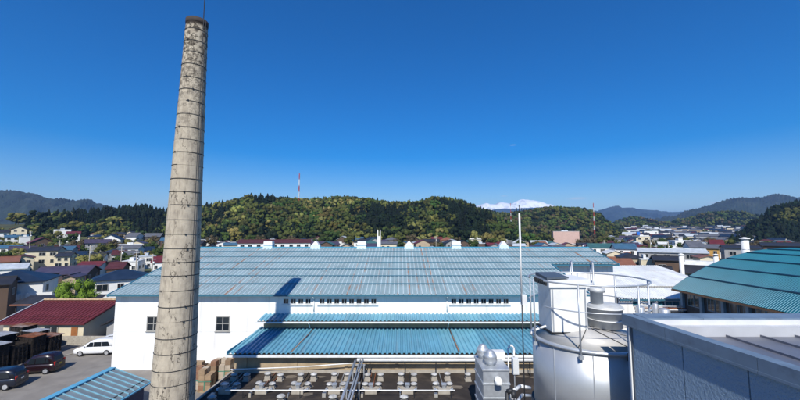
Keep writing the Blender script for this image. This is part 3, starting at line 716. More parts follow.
for z in zs[1:-1]:
    t0 = rnd.uniform(-3.1, 3.1); hoop = MB().ring(cax(z), 22, z + rnd.uniform(-.03, .03), crad(z) + .006, .018, 48, 6, t0, t0 + rnd.uniform(4.2, 6.2)); hoop.build('hoop', DARK, K, True)
    a = rnd.uniform(-2.2, -.6); r = crad(z) + .03
    if rnd.random() < .4: MB().box(cax(z)+r*math.cos(a)-.04, cax(z)+r*math.cos(a)+.04, 22+r*math.sin(a)-.03, 22+r*math.sin(a)+.03, z-.035, z+.035).build('hoop_clamp', DARK, K)
MB().lathe(cax(ctop.z), 22, [(.635, ctop.z-.26), (.65, ctop.z-.24), (.65, ctop.z+.03), (.48, ctop.z+.03), (.48, ctop.z-.6)], 32, False).build('crown_band', mat('sooty_steel', (.04, .03, .026), .8, var=.3), K, True)
ra = -.45
lad = MB(); 
for s_ in (-.07, .07):
    pts = [(cax(z) + (crad(z)+.12) * math.cos(ra+s_*.9/crad(z)), 22 + (crad(z)+.12) * math.sin(ra+s_*.9/crad(z)), z) for z in np.linspace(1, ctop.z, 14)]; lad.path(pts, .018, 5)
lad.build('ladder_rail', DARK, K)
rod = P(206.6, 0, 22)
MB().tube((cax(ctop.z) + .62 * math.cos(ra), 22 + .62 * math.sin(ra), ctop.z - .6), (cax(ctop.z) + .62 * math.cos(ra), 22 + .62 * math.sin(ra), ctop.z + 3.0), .028, 6).build('lightning_rod', DARK, K)

# ------------------------------------------------------------------ steel tank with railing
tcx, tcy, tr = 4.02, 7.93, 1.12
tz = CH - 2.2; tb = CH - 3.62
TK = thing('steel_tank', 'round silver steel tank with a guard rail on top beside the roof corner', 'tank', (tcx, tcy, 0))
MB().lathe(tcx, tcy, [(tr, tb), (tr, tz - .06)], 72).build('shell', STAIN, TK, True)
MB().lathe(tcx, tcy, [(tr + .002, tz - .058), (tr + .035, tz - .058), (tr + .035, tz - .012), (tr + .002, tz)], 72).build('rim', GALV, TK, True)
MB().lathe(tcx, tcy, [(tr - .01, tz - .004), (.06, tz + .16)], 72).build('lid', mat('chalky_lid_steel', (.50, .49, .47), .5, .2, .10, 2.5, dirt=(.36, .34, .31), dscale=1.6, damt=.6), TK, True)
sm_ = MB()
for a in (-2.2, -1.25, -.4, .6, 1.6, 2.6):
    u = Vector((math.cos(a), math.sin(a), 0)); p0 = Vector((tcx, tcy, tz + .165)) + u * .1; p1 = Vector((tcx, tcy, tz + .006)) + u * (tr - .03); sm_.tube(p0, p1, .008, 5)
sm_.build('lid_seam', DARK, TK)
for a in (-2.62, -1.98, -1.1, -.5, .4):
    MB().box(-.008, .008, -.006, .006, tb, tz - .06).build('weld_seam', GALV, TK, world=False).location = (tr * math.cos(a), tr * math.sin(a), 0)
rh = 1.20; rr = tr + .05
MB().ring(tcx, tcy, tz + rh, rr, .016, 72, 8, -2.75, 3.0).build('top_rail', GALV, TK, True)
MB().ring(tcx, tcy, tz + rh * .58, rr, .012, 72, 6, -2.75, 3.0).build('mid_rail', GALV, TK, True)
for a in (-3.05, -2.15, -1.2, -.3, .55, 1.25, 1.9, 2.55):
    x, y = tcx + rr * math.cos(a), tcy + rr * math.sin(a)
    MB().tube((x, y, tz - .1), (x, y, tz + rh), .018, 8).build('rail_post', GALV, TK, True)
    MB().box(x-.035, x+.035, y-.03, y+.03, tz - .17, tz - .1).build('post_bracket', GALV, TK)
for a in (.95, 1.35):
    x, y = tcx + rr * math.cos(a), tcy + rr * math.sin(a); MB().path([(x, y, tz), (x, y, tz + rh + .22), (x + .05, y + .12, tz + rh + .27), (x + .06, y + .22, tz + rh + .2), (x+.06, y+.22, tz)], .02, 8).build('ladder_rail', GALV, TK, True)
hp = P(620, 347, 7.0)
for dx in (0, .09): MB().box(hp.x+dx, hp.x+dx+.035, tcy - tr - .055, tcy - tr - .02, tz - .14, tz + .0).build('lid_clamp', DARK, TK)
MB().path([P(531, 334, 8.0), P(533, 331, 8.0), P(540, 328, 8.0), P(546, 326, 8.0)], .025, 8).build('vent_pipe', WMET, TK, True)
MB().lathe(tcx, tcy, [(tr + .06, tb - .12), (tr + .06, tb)], 48).build('base_plate', DARK, TK, True)
for a in (.785, 2.356, 3.927, 5.498):
    x, y = tcx + .72 * math.cos(a), tcy + .72 * math.sin(a); MB().tube((x, y, 0), (x, y, tb - .1), .09, 10).build('leg', GALV, TK, True)
# hood box and drum that stand on the tank
HX = thing('hood_box', 'white sheet metal box with slanted dark louvre top on the tank lid', 'filter box', (3.5, 7.9, tz + .05))
b0 = P(552, 330, 7.8); b1 = P(588, 330, 7.8); bt = P(560, 287, 7.8).z; bxd = 8.5
MB().box(b0.x, b1.x, 7.8, bxd, tz + .10, bt).build('housing', WMET, HX)
h0 = MB(); o_ = .05
h0.hexa([(b0.x-o_,7.8-o_,bt),(b1.x+o_,7.8-o_,bt),(b1.x+o_,bxd+o_,bt),(b0.x-o_,bxd+o_,bt),(b0.x-o_,7.8-o_,bt+.13),(b1.x+o_,7.8-o_,bt+.17),(b1.x+o_,bxd+o_,bt+.17),(b0.x-o_,bxd+o_,bt+.17)])
h0.build('hood', WMET, HX)
lv = MB()
for k in range(7): y = 7.85 + k * .105; lv.hexa([(b0.x-o_-.03,y,bt+.02),(b0.x-o_-.003,y,bt+.02),(b0.x-o_-.003,y+.06,bt+.02),(b0.x-o_-.03,y+.06,bt+.02),(b0.x-o_-.03,y,bt+.12),(b0.x-o_-.003,y,bt+.12),(b0.x-o_-.003,y+.06,bt+.12),(b0.x-o_-.03,y+.06,bt+.12)])
lv.build('louvre', DARK, HX)
MB().hexa([(b0.x-o_,7.85,bt+.15),(b0.x+.42,7.85,bt+.173),(b0.x+.42,bxd,bt+.173),(b0.x-o_,bxd,bt+.173),(b0.x-o_,7.85,bt+.19),(b0.x+.42,7.85,bt+.2),(b0.x+.42,bxd,bt+.24),(b0.x-o_,bxd,bt+.24)]).build('louvre_top', mat('slate_blue_panel', (.07, .09, .12), .5, var=.15), HX)
for x in (b0.x + .02, b1.x - .05): MB().box(x, x+.03, 7.79, 7.797, tz + .1, bt - .01).build('corner_seam', GALV, HX)
MB().box(b0.x - .03, b1.x + .03, 7.77, bxd + .03, tz + .06, tz + .098).build('plinth', DARK, HX)
dx_, dy_ = P(605, 320, 8.2).x, 8.2
DR = thing('metal_drum', 'squat round metal drum with a short stack on the tank lid', 'drum', (dx_, dy_, tz + .08))
z0 = tz + .11; z1 = P(605, 306, 8.2).z
MB().lathe(dx_, dy_, [(.31, z0), (.31, z0 + .02), (.35, z0 + .02), (.35, z1 - .04), (.37, z1 - .04), (.37, z1), (.30, z1 + .05), (.15, z1 + .07)], 40).build('body', mat('dull_zinc', (.52, .54, .55), .5, .15, .12, 5, dirt=(.36, .35, .33), dscale=3, damt=.5), DR, True)
sx = P(596.5, 295, 8.2).x; s1 = P(596, 288, 8.2).z
MB().lathe(sx, dy_, [(.13, z1 + .03), (.13, s1 - .08), (.17, s1 - .08), (.17, s1), (.12, s1 + .02)], 24).build('stack', mat('dull_zinc', (.52, .54, .55), .5, .15, .12, 5, dirt=(.36, .35, .33), dscale=3, damt=.5), DR, True)
MB().ring(dx_, dy_, z0 + .18, .355, .012, 40).ring(dx_, dy_, z1 - .02, .375, .012, 40).build('hoop', WMET, DR, True)

# ------------------------------------------------------------------ own building: roof corner with textured panels
Yc = 6.2; Xc = P(626, 316, Yc).x; zp = P(624, 314, Yc).z
O = thing('panel_building', 'roof corner with rough blue-grey wall panels and metal coping below the camera', 'building', (Xc + 5, 2, 0))
PAN = bpy.data.materials.new('rough_render_panel'); PAN.use_nodes = True
def pan_mat(m):
    n = m.node_tree.nodes; l = m.node_tree.links; b = n['Principled BSDF']; b.inputs['Roughness'].default_value = .75
    geo = n.new('ShaderNodeNewGeometry'); t = n.new('ShaderNodeTexNoise'); t.inputs['Scale'].default_value = 1.3; t.inputs['Detail'].default_value = 6; l.new(geo.outputs['Position'], t.inputs['Vector'])
    mi = n.new('ShaderNodeMix'); mi.data_type = 'RGBA'; l.new(t.outputs['Fac'], mi.inputs['Factor']); mi.inputs['A'].default_value = (.185, .275, .38, 1); mi.inputs['B'].default_value = (.26, .365, .48, 1)
    l.new(mi.outputs['Result'], b.inputs['Base Color'])
    t2 = n.new('ShaderNodeTexNoise'); t2.inputs['Scale'].default_value = 24; t2.inputs['Detail'].default_value = 5; t2.inputs['Roughness'].default_value = .6; l.new(geo.outputs['Position'], t2.inputs['Vector'])
    bp = n.new('ShaderNodeBump'); bp.inputs['Strength'].default_value = 1; bp.inputs['Distance'].default_value = .038; l.new(t2.outputs['Fac'], bp.inputs['Height']); l.new(bp.outputs[0], b.inputs['Normal'])
pan_mat(PAN)
xe = Xc + 14; yn = -6.0; zcop = zp - .165; SK = .082
def sk(y): return Xc + (Yc - y) * SK          # the left face is a little out of square
def skbox(d0, d1, ya, yb, z0, z1):
    return MB().hexa([(sk(ya)+d0,ya,z0),(sk(ya)+d1,ya,z0),(sk(yb)+d1,yb,z0),(sk(yb)+d0,yb,z0),(sk(ya)+d0,ya,z1),(sk(ya)+d1,ya,z1),(sk(yb)+d1,yb,z1),(sk(yb)+d0,yb,z1)])
MB().add([(sk(yn)+.12,yn,0),(xe,yn,0),(xe,Yc-.12,0),(Xc+.13,Yc-.12,0),(sk(yn)+.12,yn,zp-.5),(xe,yn,zp-.5),(xe,Yc-.12,zp-.5),(Xc+.13,Yc-.12,zp-.5)], [(0,3,2,1),(4,5,6,7),(0,1,5,4),(1,2,6,5),(2,3,7,6),(3,0,4,7)]).build('core', CONC, O)
ys = [Yc]; pitchp = .87; y = Yc - 1.08
while y > yn: ys.append(y); y -= pitchp
ys.append(yn); SEAL = mat('dark_sealant', (.07, .09, .12), .7)
for a, b_ in zip(ys[:-1], ys[1:]):
    skbox(0, .11, b_ + .008, a - (.008 if a != Yc else 0), 0, zcop - .004).build('wall_panel', PAN, O)
    if a != Yc: skbox(.014, .1, a - .0075, a + .0075, 0, zcop - .004).build('joint', SEAL, O)
skbox(-.012, -.002, Yc - .135, Yc - .10, 0, zcop - .004).build('corner_trim', SEAL, O)
skbox(-.030, -.003, Yc - .098, Yc - .075, 0, zcop - .004).build('corner_trim', WMET, O)
for k in range(8): MB().box(Xc + .12 + k * 1.6, Xc + .11 + (k + 1) * 1.6, Yc - .11, Yc, 0, zcop - .004).build('wall_panel', PAN, O)
ov = .045; cwid = .11
cs_ = [Yc + ov, Yc - .85, Yc - 2.1, Yc - 4.0, Yc - 6.2, yn]
for a, b_ in zip(cs_[:-1], cs_[1:]):
    c_ = skbox(-ov, cwid, b_ + .003, a - .003, zcop, zp).build('coping', CBLUE, O)
    skbox(-ov - .006, -ov - .001, b_ + .003, a - .003, zcop - .012, zcop + .02).build('drip_edge', CBLUE, c_)
xs_ = [Xc + cwid + .03, Xc + 1.05, Xc + 3.2, Xc + 6, Xc + 9, xe]
for a, b_ in zip(xs_[:-1], xs_[1:]): MB().box(a + .003, b_ - .003, Yc - .30, Yc + ov, zcop, zp).build('coping', CBLUE, O)
SILV = mat('bright_flashing', (.66, .67, .68), .45, .2, .07, 3, dirt=(.5, .5, .5), dscale=2, damt=.4)
MB().box(Xc + .17, xe, Yc - .335, Yc - .303, zp - .24, zp - .02).build('inner_flashing', SILV, O)
MB().box(Xc + .19, xe, Yc - .48, Yc - .338, zp - .24, zp - .095).build('inner_gutter', mat('grey_flashing', (.50, .51, .53), .5, .2, .08, 3), O)
skbox(cwid + .003, cwid + .03, yn, Yc - .5, zp - .5, zp - .04).build('inner_flashing', CBLUE, O)
RSHT = mat('grey_seam_roof', (.20, .21, .245), .42, .45, .12, 1.5, dirt=(.13, .135, .15), dscale=1.2, damt=.6)
pw = .53; x = Xc + .18; zr0 = zp - .235; zr1 = zp - .30; yf = Yc - .485
while x < xe:
    # sheets stop at the out-of-square left parapet
    def yl(xx): return max(yn, min(yf, Yc - (xx - Xc - cwid - .035) / SK)) if xx < sk(yn) + cwid + .035 else yn
    ya, yb = yl(x), yl(x + pw)
    zz = lambda y: zr1 + (zr0 - zr1) * (y - yn) / (yf - yn)
    x1 = x + pw - .006
    if x < sk(yn) + cwid:
        # left edge follows the parapet
        xa_ = lambda y: max(x, sk(y) + cwid + .035)
        P8 = [(xa_(yn) if xa_(yn) < x1 else x1 - .01, yn), (x1, yn), (x1, yf), (x, yf)]
        if xa_(yn) >= x1: yc_ = Yc - (x1 - Xc - cwid - .035) / SK; P8 = [(x1 - .01, yc_), (x1, yc_), (x1, yf), (x, yf)]
        elif x < sk(yn) + cwid + .035 and yl(x) > yn: P8 = [(xa_(yn), yn), (x1, yn), (x1, yf), (x, yf)]
    else: P8 = [(x, yn), (x1, yn), (x1, yf), (x, yf)]
    MB().hexa([(a, b, zz(b) - .03) for a, b in P8] + [(a, b, zz(b)) for a, b in P8]).build('roof_sheet', RSHT, O)
    ys_ = P8[1][1]
    MB().hexa([(x1-.006,ys_,zz(ys_)),(x1+.006,ys_,zz(ys_)),(x1+.006,yf,zz(yf)),(x1-.006,yf,zz(yf)),(x1-.006,ys_,zz(ys_)+.03),(x1+.006,ys_,zz(ys_)+.03),(x1+.006,yf,zz(yf)+.03),(x1-.006,yf,zz(yf)+.03)]).build('standing_seam', RSHT, O)
    x += pw

# ------------------------------------------------------------------ white roofed sheds on the right
WS = thing('white_roof_shed', 'long shed with whitish corrugated roof on two levels beside the teal hall', 'shed', (37, 56, 0))
wx0, wx1 = 28.9, 46.0
WROOF = rust_roof('white_sheet', (.72, .74, .74), (.62, .65, .66), .2)
r0 = (65, P(650, 265.5, 65).z); r1 = (53, P(650, 286, 53).z); r2 = (52.6, P(650, 288, 52.6).z); r3 = (48.4, P(650, 299, 48.4).z)
def slope_sheets(parent, x0, x1, lo, hi, n, ribs, rw, rh, m):
    a = math.atan2(hi[1] - lo[1], hi[0] - lo[0]); L = (hi[0] - lo[0]) / math.cos(a); w_ = (x1 - x0) / n
    me = rib_sheet(w_ - .004, L, ribs, rw, rh, over=0); me.materials.append(m)
    for k in range(n): inst('roof_sheet', me, m, parent, (x0 + k * w_, lo[0], lo[1] + rnd.uniform(-.004, .004)), (a, 0, 0))
yy = [53, 57, 61, 65]
for q in range(3):
    la = (yy[q], r1[1] + (r0[1] - r1[1]) * q / 3 + .03 * (q > 0)); lb = (yy[q+1] + .1, r1[1] + (r0[1] - r1[1]) * (q + 1) / 3)
    slope_sheets(WS, wx0, wx1, la, lb, 14, 3, .07, .06, WROOF)
slope_sheets(WS, wx0, 40.8, r3, r2, 11, 3, .12, .10, WROOF)
MB().box(wx0 + .2, 40.5, 48.9, 49.1, 0, r3[1] - .06).box(40.3, 40.5, 49.1, 53, 0, r3[1] - .06).box(wx0 + .2, wx1 - .2, 53.1, 53.3, 0, r1[1] - .06).box(wx0 + .2, wx1 - .2, 64.8, 65.0, 0, r0[1] - .1).build('wall', WHITE, WS)
MB().hexa([(wx0,65,r0[1]-.1),(wx1,65,r0[1]-.1),(wx1,74,r0[1]-1.6),(wx0,74,r0[1]-1.6),(wx0,65,r0[1]),(wx1,65,r0[1]),(wx1,74,r0[1]-1.5),(wx0,74,r0[1]-1.5)]).build('rear_roof_slope', WROOF, WS)
MB().box(wx0+.2, wx1-.2, 73, 73.2, 0, r0[1]-1.5).build('rear_wall', WHITE, WS)
MB().box(wx0, 40.8, 48.3, 48.38, r3[1] - .2, r3[1] - .03).build('gutter', DTEAL, WS)
MB().box(wx0, wx1, 52.95, 53.03, r1[1] - .16, r1[1] - .03).build('gutter', FRAME, WS)
for px in (636, 652, 661, 668.5, 675.5, 683, 690):
    p = P(px, 303.5, 48.9); window(WS, p.x, 48.888, p.z, .85, .6, fm=mat('teal_frame', (.03, .16, .22), .5), gm_=BGLASS)
for px in (642, 688):
    X = P(px, 305, 48.8).x; MB().tube((X, 48.8, 0), (X, 48.8, r3[1] - .1), .06).build('downpipe', WMET, WS, True)
# clutter of pipes and small tanks seen between railing and wall panel
for i, (px, py, Y, r, h) in enumerate(((640, 306, 44, .5, 3.2), (655, 303, 45, .35, 3.6), (664, 308, 43, .6, 2.6))):
    p = P(px, py, Y); t = thing('pressure_vessel', ('short', 'slim tall', 'fat low')[i] + ' grey pressure vessel in front of the white shed', 'vessel', (p.x, Y, 0))
    MB().lathe(p.x, Y, [(r, .3), (r, p.z - .25), (r * .7, p.z - .06), (r * .15, p.z)], 20).build('body', GALV, t, True)
    for a in (.5, 2.6, 4.7): MB().tube((p.x + r*.8*math.cos(a), Y + r*.8*math.sin(a), 0), (p.x + r*.8*math.cos(a), Y + r*.8*math.sin(a), .5), .05, 6).build('leg', DARK, t)
pp = thing('pipe', 'rusty bundle of pipes running along the white shed wall', 'pipe', (34, 47, 0))
for k in range(4):
    z = P(640, 306 + k * 1.6, 46.5).z; MB().tube((29.5, 46.5 - .1 * k, z), (39, 46.5 - .1 * k, z - .1), .07, 8).build('tube', (GALV, RUST, WMET, DARK)[k], pp, True)
for x in (30, 34, 38): MB().box(x-.06, x+.06, 46.55, 46.65, 0, P(640, 305, 46.5).z).build('support', DARK, pp)

# ------------------------------------------------------------------ teal arched hall
hx0 = P(672, 289, 47).x; hxc = hx0 + 15.5; hz0 = P(672, 289, 47).z; hrise = P(800, 248.5, 47).z - hz0
TH = thing('arched_hall', 'large hall with dark teal barrel roof of curved metal sheets', 'hall', (hxc, 38, 0))
hR = (15.5 ** 2 + hrise ** 2) / (2 * hrise); hzc = hz0 + hrise - hR; am = math.asin(15.5 / hR)
def arc(t, dr=0): a = -am + 2 * am * t; return (hxc + (hR + dr) * math.sin(a), hzc + (hR + dr) * math.cos(a))
hy0, hy1 = 22.0, 47.0; NB = 12; seglen = 1 / NB
nrib = 104
for k in range(NB):                      # long strips, lapped, each with fine cross ribs
    t0, t1 = k * seglen, (k + 1) * seglen; b = MB(); sub = 4
    vs = []
    ypos = []
    dy = (hy1 - hy0) / nrib
    for i in range(nrib):
        y = hy0 + i * dy; ypos += [(y, 0), (y + dy * .6, 0), (y + dy * .7, .035), (y + dy * .9, .035)]
    ypos.append((hy1, 0)); n = len(ypos)
    lap = .05 * (1 if k < NB / 2 else 1)
    for s_ in range(sub + 1):
        f = s_ / sub; t = t0 + (t1 - t0) * f
        lift = (.07 * (1 - f) if k < NB / 2 else .07 * f)
        for y, dr in ypos:
            x, z = arc(t, dr + lift); b.v.append((x, y, z))
    for s_ in range(sub): b.f += [(s_*n+i, (s_+1)*n+i, (s_+1)*n+i+1, s_*n+i+1) for i in range(n - 1)]
    # underside lip
    b.build('roof_strip', HALL, TH)
    if 0 < k < NB // 2 + 1:
        x, z = arc(t0, .075); MB().box(x - .05, x + .03, hy0, hy1, z - .02, z + .10).build('snow_guard', DTEAL, TH)
un = MB(); n = 24
for i in range(n + 1):
    x, z = arc(i / n, -.06)
    un.v += [(x, hy0, z), (x, hy1, z)]
un.f = [(2*i, 2*i+2, 2*i+3, 2*i+1) for i in range(n)]
un.build('roof_underside', DARK, TH)
for yv in (hy0, hy1):
    g2 = MB(); n = 30
    for i in range(n + 1):
        x, z = arc(i / n, .10); x2, z2 = arc(i / n, -.3); g2.v += [(x, yv - .04, z), (x, yv + .04, z), (x2, yv + .04, z2), (x2, yv - .04, z2)]
    for i in range(n):
        for j in range(4): g2.f.append((4*i+j, 4*i+4+j, 4*i+4+(j+1)%4, 4*i+(j+1)%4))
    g2.build('verge_trim', DTEAL, TH)
    wl_ = MB(); wl_.v = [(hx0 + .8, yv, 0), (2*hxc - hx0 - .8, yv, 0)]
    top_ = [(arc(i / 20, -.32)[0], yv, arc(i / 20, -.32)[1]) for i in range(20, -1, -1)]
    top_[0] = (2*hxc - hx0 - .8, yv, top_[0][2]); top_[-1] = (hx0 + .8, yv, top_[-1][2])
    wl_.v += top_; wl_.f = [tuple(range(len(wl_.v)))]
    for v in range(len(wl_.v)): x, y, z = wl_.v[v]; wl_.v[v] = (x, y + (.5 if yv == hy0 else -.5), z)
    wl_.build('gable_wall', WHITE, TH)
MB().box(hx0 - .12, hx0 + .02, hy0, hy1, hz0 - .18, hz0 - .01).build('gutter', mat('copper_brown_gutter', (.22, .12, .06), .6, var=.2), TH)
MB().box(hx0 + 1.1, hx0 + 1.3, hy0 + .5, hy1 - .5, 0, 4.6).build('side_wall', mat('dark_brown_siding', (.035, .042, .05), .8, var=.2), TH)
MB().box(hx0 + 1.12, hx0 + 1.28, hy0 + .5, hy1 - .5, 4.603, hz0 - .1).build('side_wall', mat('dark_grey_siding', (.05, .055, .06), .8, var=.2), TH)  # upper strip of siding in plain dark grey
COLM = mat('steel_blue_column', (.10, .19, .28), .5, var=.1)
yk = hy1 - .3
k = 0
while yk > hy0:
    MB().box(hx0 + .75, hx0 + 1.05, yk - .35, yk, 0, hz0 - .05).build('column', COLM, TH)
    yk -= 2.9; k += 1
    if yk > hy0 + 1:
        for dy in (.55, 1.65):
            o = inst('window', WFM, COLM, TH, (hx0 + 1.098, yk + dy, 5.6), (0, 0, -math.pi/2), (1.0, .6, 1.5)); p = bpy.data.objects.new('pane', WPM); COL.objects.link(p); p.parent = o
# vent stacks
for px, py0, Y, wpx, lb in ((744.5, 238, 52, 7.2, 'tall white cylindrical flue with a flat cap behind the teal hall'), (681, 254, 68, 4.6, 'short white flue pipe rising behind the white shed ridge'), (715.5, 254.5, 66, 4.8, 'short white flue pipe close to the edge of the teal barrel roof')):
    p = P(px, py0, Y); r = wpx / 2 / FPX * Y * .85
    t = thing('flue_stack', lb, 'flue', (p.x, Y, 0))
    MB().lathe(p.x, Y, [(r, 0), (r, p.z - .35)], 24).build('pipe', WMET, t, True)
    MB().lathe(p.x, Y, [(r * .8, p.z - .349), (r * .8, p.z - .15)], 20).build('neck', GALV, t, True)
    MB().lathe(p.x, Y, [(r * 1.35, p.z - .15), (r * 1.35, p.z - .05), (r * .3, p.z + .12)], 24).build('cap', WMET, t, True)
    MB().ring(p.x, Y, p.z - 1.6, r + .01, .03, 24).build('joint_band', GALV, t, True)

# ------------------------------------------------------------------ left yard: shed, stacks, goods
SD = thing('garden_shed', 'small shed with blue standing-seam lean roof at the foot of the chimney', 'shed', (-22.3, 27, 0))
sA = P(114, 368.5, 30); sB = P(150.5, 381.5, 30); sy0 = 21.0
sxr, szr, sxe, sze = sA.x, sA.z, sB.x, sB.z
MB().hexa([(sxr+.15,sy0+.2,0),(sxe-.35,sy0+.2,0),(sxe-.35,29.8,0),(sxr+.15,29.8,0),(sxr+.15,sy0+.2,szr-.12),(sxe-.35,sy0+.2,sze-.02),(sxe-.35,29.8,sze-.02),(sxr+.15,29.8,szr-.12)]).build('wall', mat('navy_wall', (.03, .05, .11), .6, var=.15), SD)
nsh = 16; wy = (30 - sy0) / nsh; SBL = mat('faded_blue_roof', (.17, .21, .235), .45, .15, .12, 1.5, rand=.08, dirt=(.24, .28, .30), dscale=.8, damt=.7)
EDGE = mat('bright_blue_trim', (.10, .33, .50), .5, var=.1); SEAMB = mat('pale_blue_seam', (.17, .36, .46), .5, var=.15)
for k in range(nsh):
    ya = sy0 + k * wy; yb = ya + wy - .004
    MB().hexa([(sxr,ya,szr-.04),(sxe,ya,sze-.04),(sxe,yb,sze-.04),(sxr,yb,szr-.04),(sxr,ya,szr),(sxe,ya,sze),(sxe,yb,sze),(sxr,yb,szr)]).build('roof_sheet', SBL, SD)
    MB().hexa([(sxr+.12,yb-.045,szr-.03),(sxe-.02,yb-.045,sze+.002),(sxe-.02,yb,sze+.002),(sxr+.12,yb,szr-.03),(sxr+.12,yb-.045,szr+.05),(sxe-.02,yb-.045,sze+.08),(sxe-.02,yb,sze+.08),(sxr+.12,yb,szr+.05)]).build('standing_seam', SEAMB, SD)
MB().box(sxr-.35, sxr+.12, sy0, 30.03, szr+.003, szr+.10).build('ridge_flashing', EDGE, SD)
MB().box(sxe-.45, sxe-.39, sy0, 30.02, sze+.10, sze+.18).build('snow_guard', DARK, SD)
MB().box(sxe+.002, sxe+.12, sy0, 30.02, sze-.12, sze-.02).build('gutter', EDGE, SD)

CRATE = mat('blackened_timber', (.020, .015, .012), .85, var=.5, scale=4)
def crate_stack(x, y, w_, d_, h_, rot, cover, label):
    t = thing('crate_stack', label, 'crate stack', (x, y, 0), rot, 'stacks of dark slatted crates along the yard')
    nl = int(h_ / .42)
    for k in range(nl):
        b = MB(); z = k * .42 + .02
        b.box(-w_/2, w_/2, -d_/2, d_/2, z, z + .03)
        for s_ in range(3):
            zz = z + .06 + s_ * .12
            b.box(-w_/2, w_/2, -d_/2, -d_/2+.03, zz, zz+.08); b.box(-w_/2, w_/2, d_/2-.03, d_/2, zz, zz+.08)
            b.box(-w_/2, -w_/2+.03, -d_/2+.031, d_/2-.031, zz, zz+.08); b.box(w_/2-.03, w_/2, -d_/2+.031, d_/2-.031, zz, zz+.08)
        for i in range(4):
            xx = -w_/2 + .1 + i * (w_ - .2) / 3; b.box(xx-.04, xx+.04, -d_/2-.032, -d_/2-.002, z, z + .4)
            yy_ = -d_/2 + .1 + i * (d_ - .2) / 3; b.box(w_/2+.002, w_/2+.032, yy_-.04, yy_+.04, z, z + .4)
        o = b.build('crate', CRATE, t, world=False); o.location = (rnd.uniform(-.02, .02), rnd.uniform(-.02, .02), 0)
    zt_ = nl * .42 + .03
    a = rnd.uniform(-.04, .04)
    if cover is None: return
    me = rib_sheet(w_ + .3, d_ + .3, 10, .03, .025, .012, 0); me.materials.append(cover)
    inst('tin_cover', me, cover, t, (-w_/2 - .15, -d_/2 - .15, zt_ + .05), (a, .03, 0), world=False)
GTIN = mat('pale_tin', (.45, .47, .50), .5, .3, .15, 3, dirt=(.25, .14, .09), dscale=1.2, damt=.6)
rowx = lambda y: -40.6 - (43.0 - y) * .20
cs = []
for k in range(6): cs.append((rowx(43.0 - k * 1.62), 43.0 - k * 1.62, 1.7, 1.35, (2.5, 2.9, 2.5, 2.9, 2.5, 2.1)[k], (RUST, RUST, None, GTIN, RUST, GTIN)[k], ('a rusty sheet', 'a rust-brown sheet', 'without a cover', 'a pale tin sheet', 'a dull brown sheet', 'a crooked grey sheet')[k], 'in the front row'))
for k in range(6): cs.append((rowx(43.4 - k * 1.62) - 2.1, 43.4 - k * 1.62, 1.7, 1.35, (2.9, 2.5, 3.3, 2.9, 2.5, 2.9)[k], (GTIN, None, GTIN, RUST, GTIN, None)[k], ('a light grey sheet', 'without any sheet', 'a whitish tin sheet', 'a reddish rusty sheet', 'a weathered grey sheet', 'and left open')[k], 'in the second row'))
for k in range(4): cs.append((rowx(44 - k * 2.0) - 4.3, 44 - k * 2.0, 1.8, 1.5, (3.3, 2.9, 3.3, 2.9)[k], (RUST, GTIN, None, GTIN)[k], ('a brown rust sheet', 'a bright tin sheet', 'uncovered', 'a bent tin sheet')[k], 'in the rear row'))
for x, y, w_, d_, h_, c_, wd, rw_ in cs: crate_stack(x, y, w_, d_, h_, -.18 + rnd.uniform(-.05, .05), c_, 'black slatted crates stacked ' + (wd if c_ is None else 'under ' + wd) + ' ' + rw_ + ' by the yard')
kb = thing('kerb', 'pale concrete kerb along the edge of the yard beside the crates', 'kerb', (-39, 40, 0))
for k in range(14):
    f = k / 14; g = (k + .96) / 14; a = Vector((-41.0, 33.5, 0)).lerp(Vector((-36.2, 46.5, 0)), f); b_ = Vector((-41.0, 33.5, 0)).lerp(Vector((-36.2, 46.5, 0)), g)
    MB().hexa([(a.x-.15,a.y,0),(a.x+.05,a.y,0),(b_.x+.05,b_.y,0),(b_.x-.15,b_.y,0),(a.x-.15,a.y,.14),(a.x+.05,a.y,.14),(b_.x+.05,b_.y,.14),(b_.x-.15,b_.y,.14)]).build('kerb_stone', CONC, kb)

CART = [mat('carton_%s' % c, v, .8, var=.15) for c, v in (('tan', (.30, .21, .13)), ('kraft', (.22, .15, .095)), ('pale', (.40, .34, .27)), ('rusty', (.24, .13, .08)))]
STRAP = mat('green_strap', (.03, .22, .16), .5)
k = 0
for i, (px, Y) in enumerate(((199, 35.4), (213, 35.6), (226, 35.8), (195, 33.6), (207, 33.4))):
    p = P(px, 385, Y)
    t = thing('pallet_load', ('tan', 'brown', 'pale brown', 'reddish brown', 'mixed brown')[i] + ' cartons strapped on a pallet by the white wall', 'pallet', (p.x, Y, 0), rnd.uniform(-.1, .1), 'pallet loads beside the workshop')
    pbm = MB()
    for yy_ in (-.5, 0, .5): pbm.box(-.55, .55, yy_-.05, yy_+.05, 0, .1)
    for xx in (-.5, -.25, 0, .25, .5): pbm.box(xx-.08, xx+.08, -.55, .55, .102, .13)
    pbm.build('pallet_deck', mat('pallet_wood', (.30, .22, .13), .85, var=.3), t, world=False)
    for lz in range(4):
        for ix in range(2):
            for iy in range(2):
                if lz == 3 and rnd.random() < .3: continue
                x0 = -.53 + ix * .54; y0 = -.53 + iy * .54; j = rnd.uniform(-.02, .02)
                MB().box(x0 + j, x0 + .51 + j, y0, y0 + .51, .135 + lz * .44, .135 + lz * .44 + .43).build('carton', CART[(k * 7 + i) % 4 if rnd.random() < .4 else (i % 4)], t, world=False); k += 1
    MB().box(-.57, .57, -.565, -.555, .9, .95).box(-.03, .03, -.565, -.556, .15, .899).build('strap', STRAP, t, world=False)

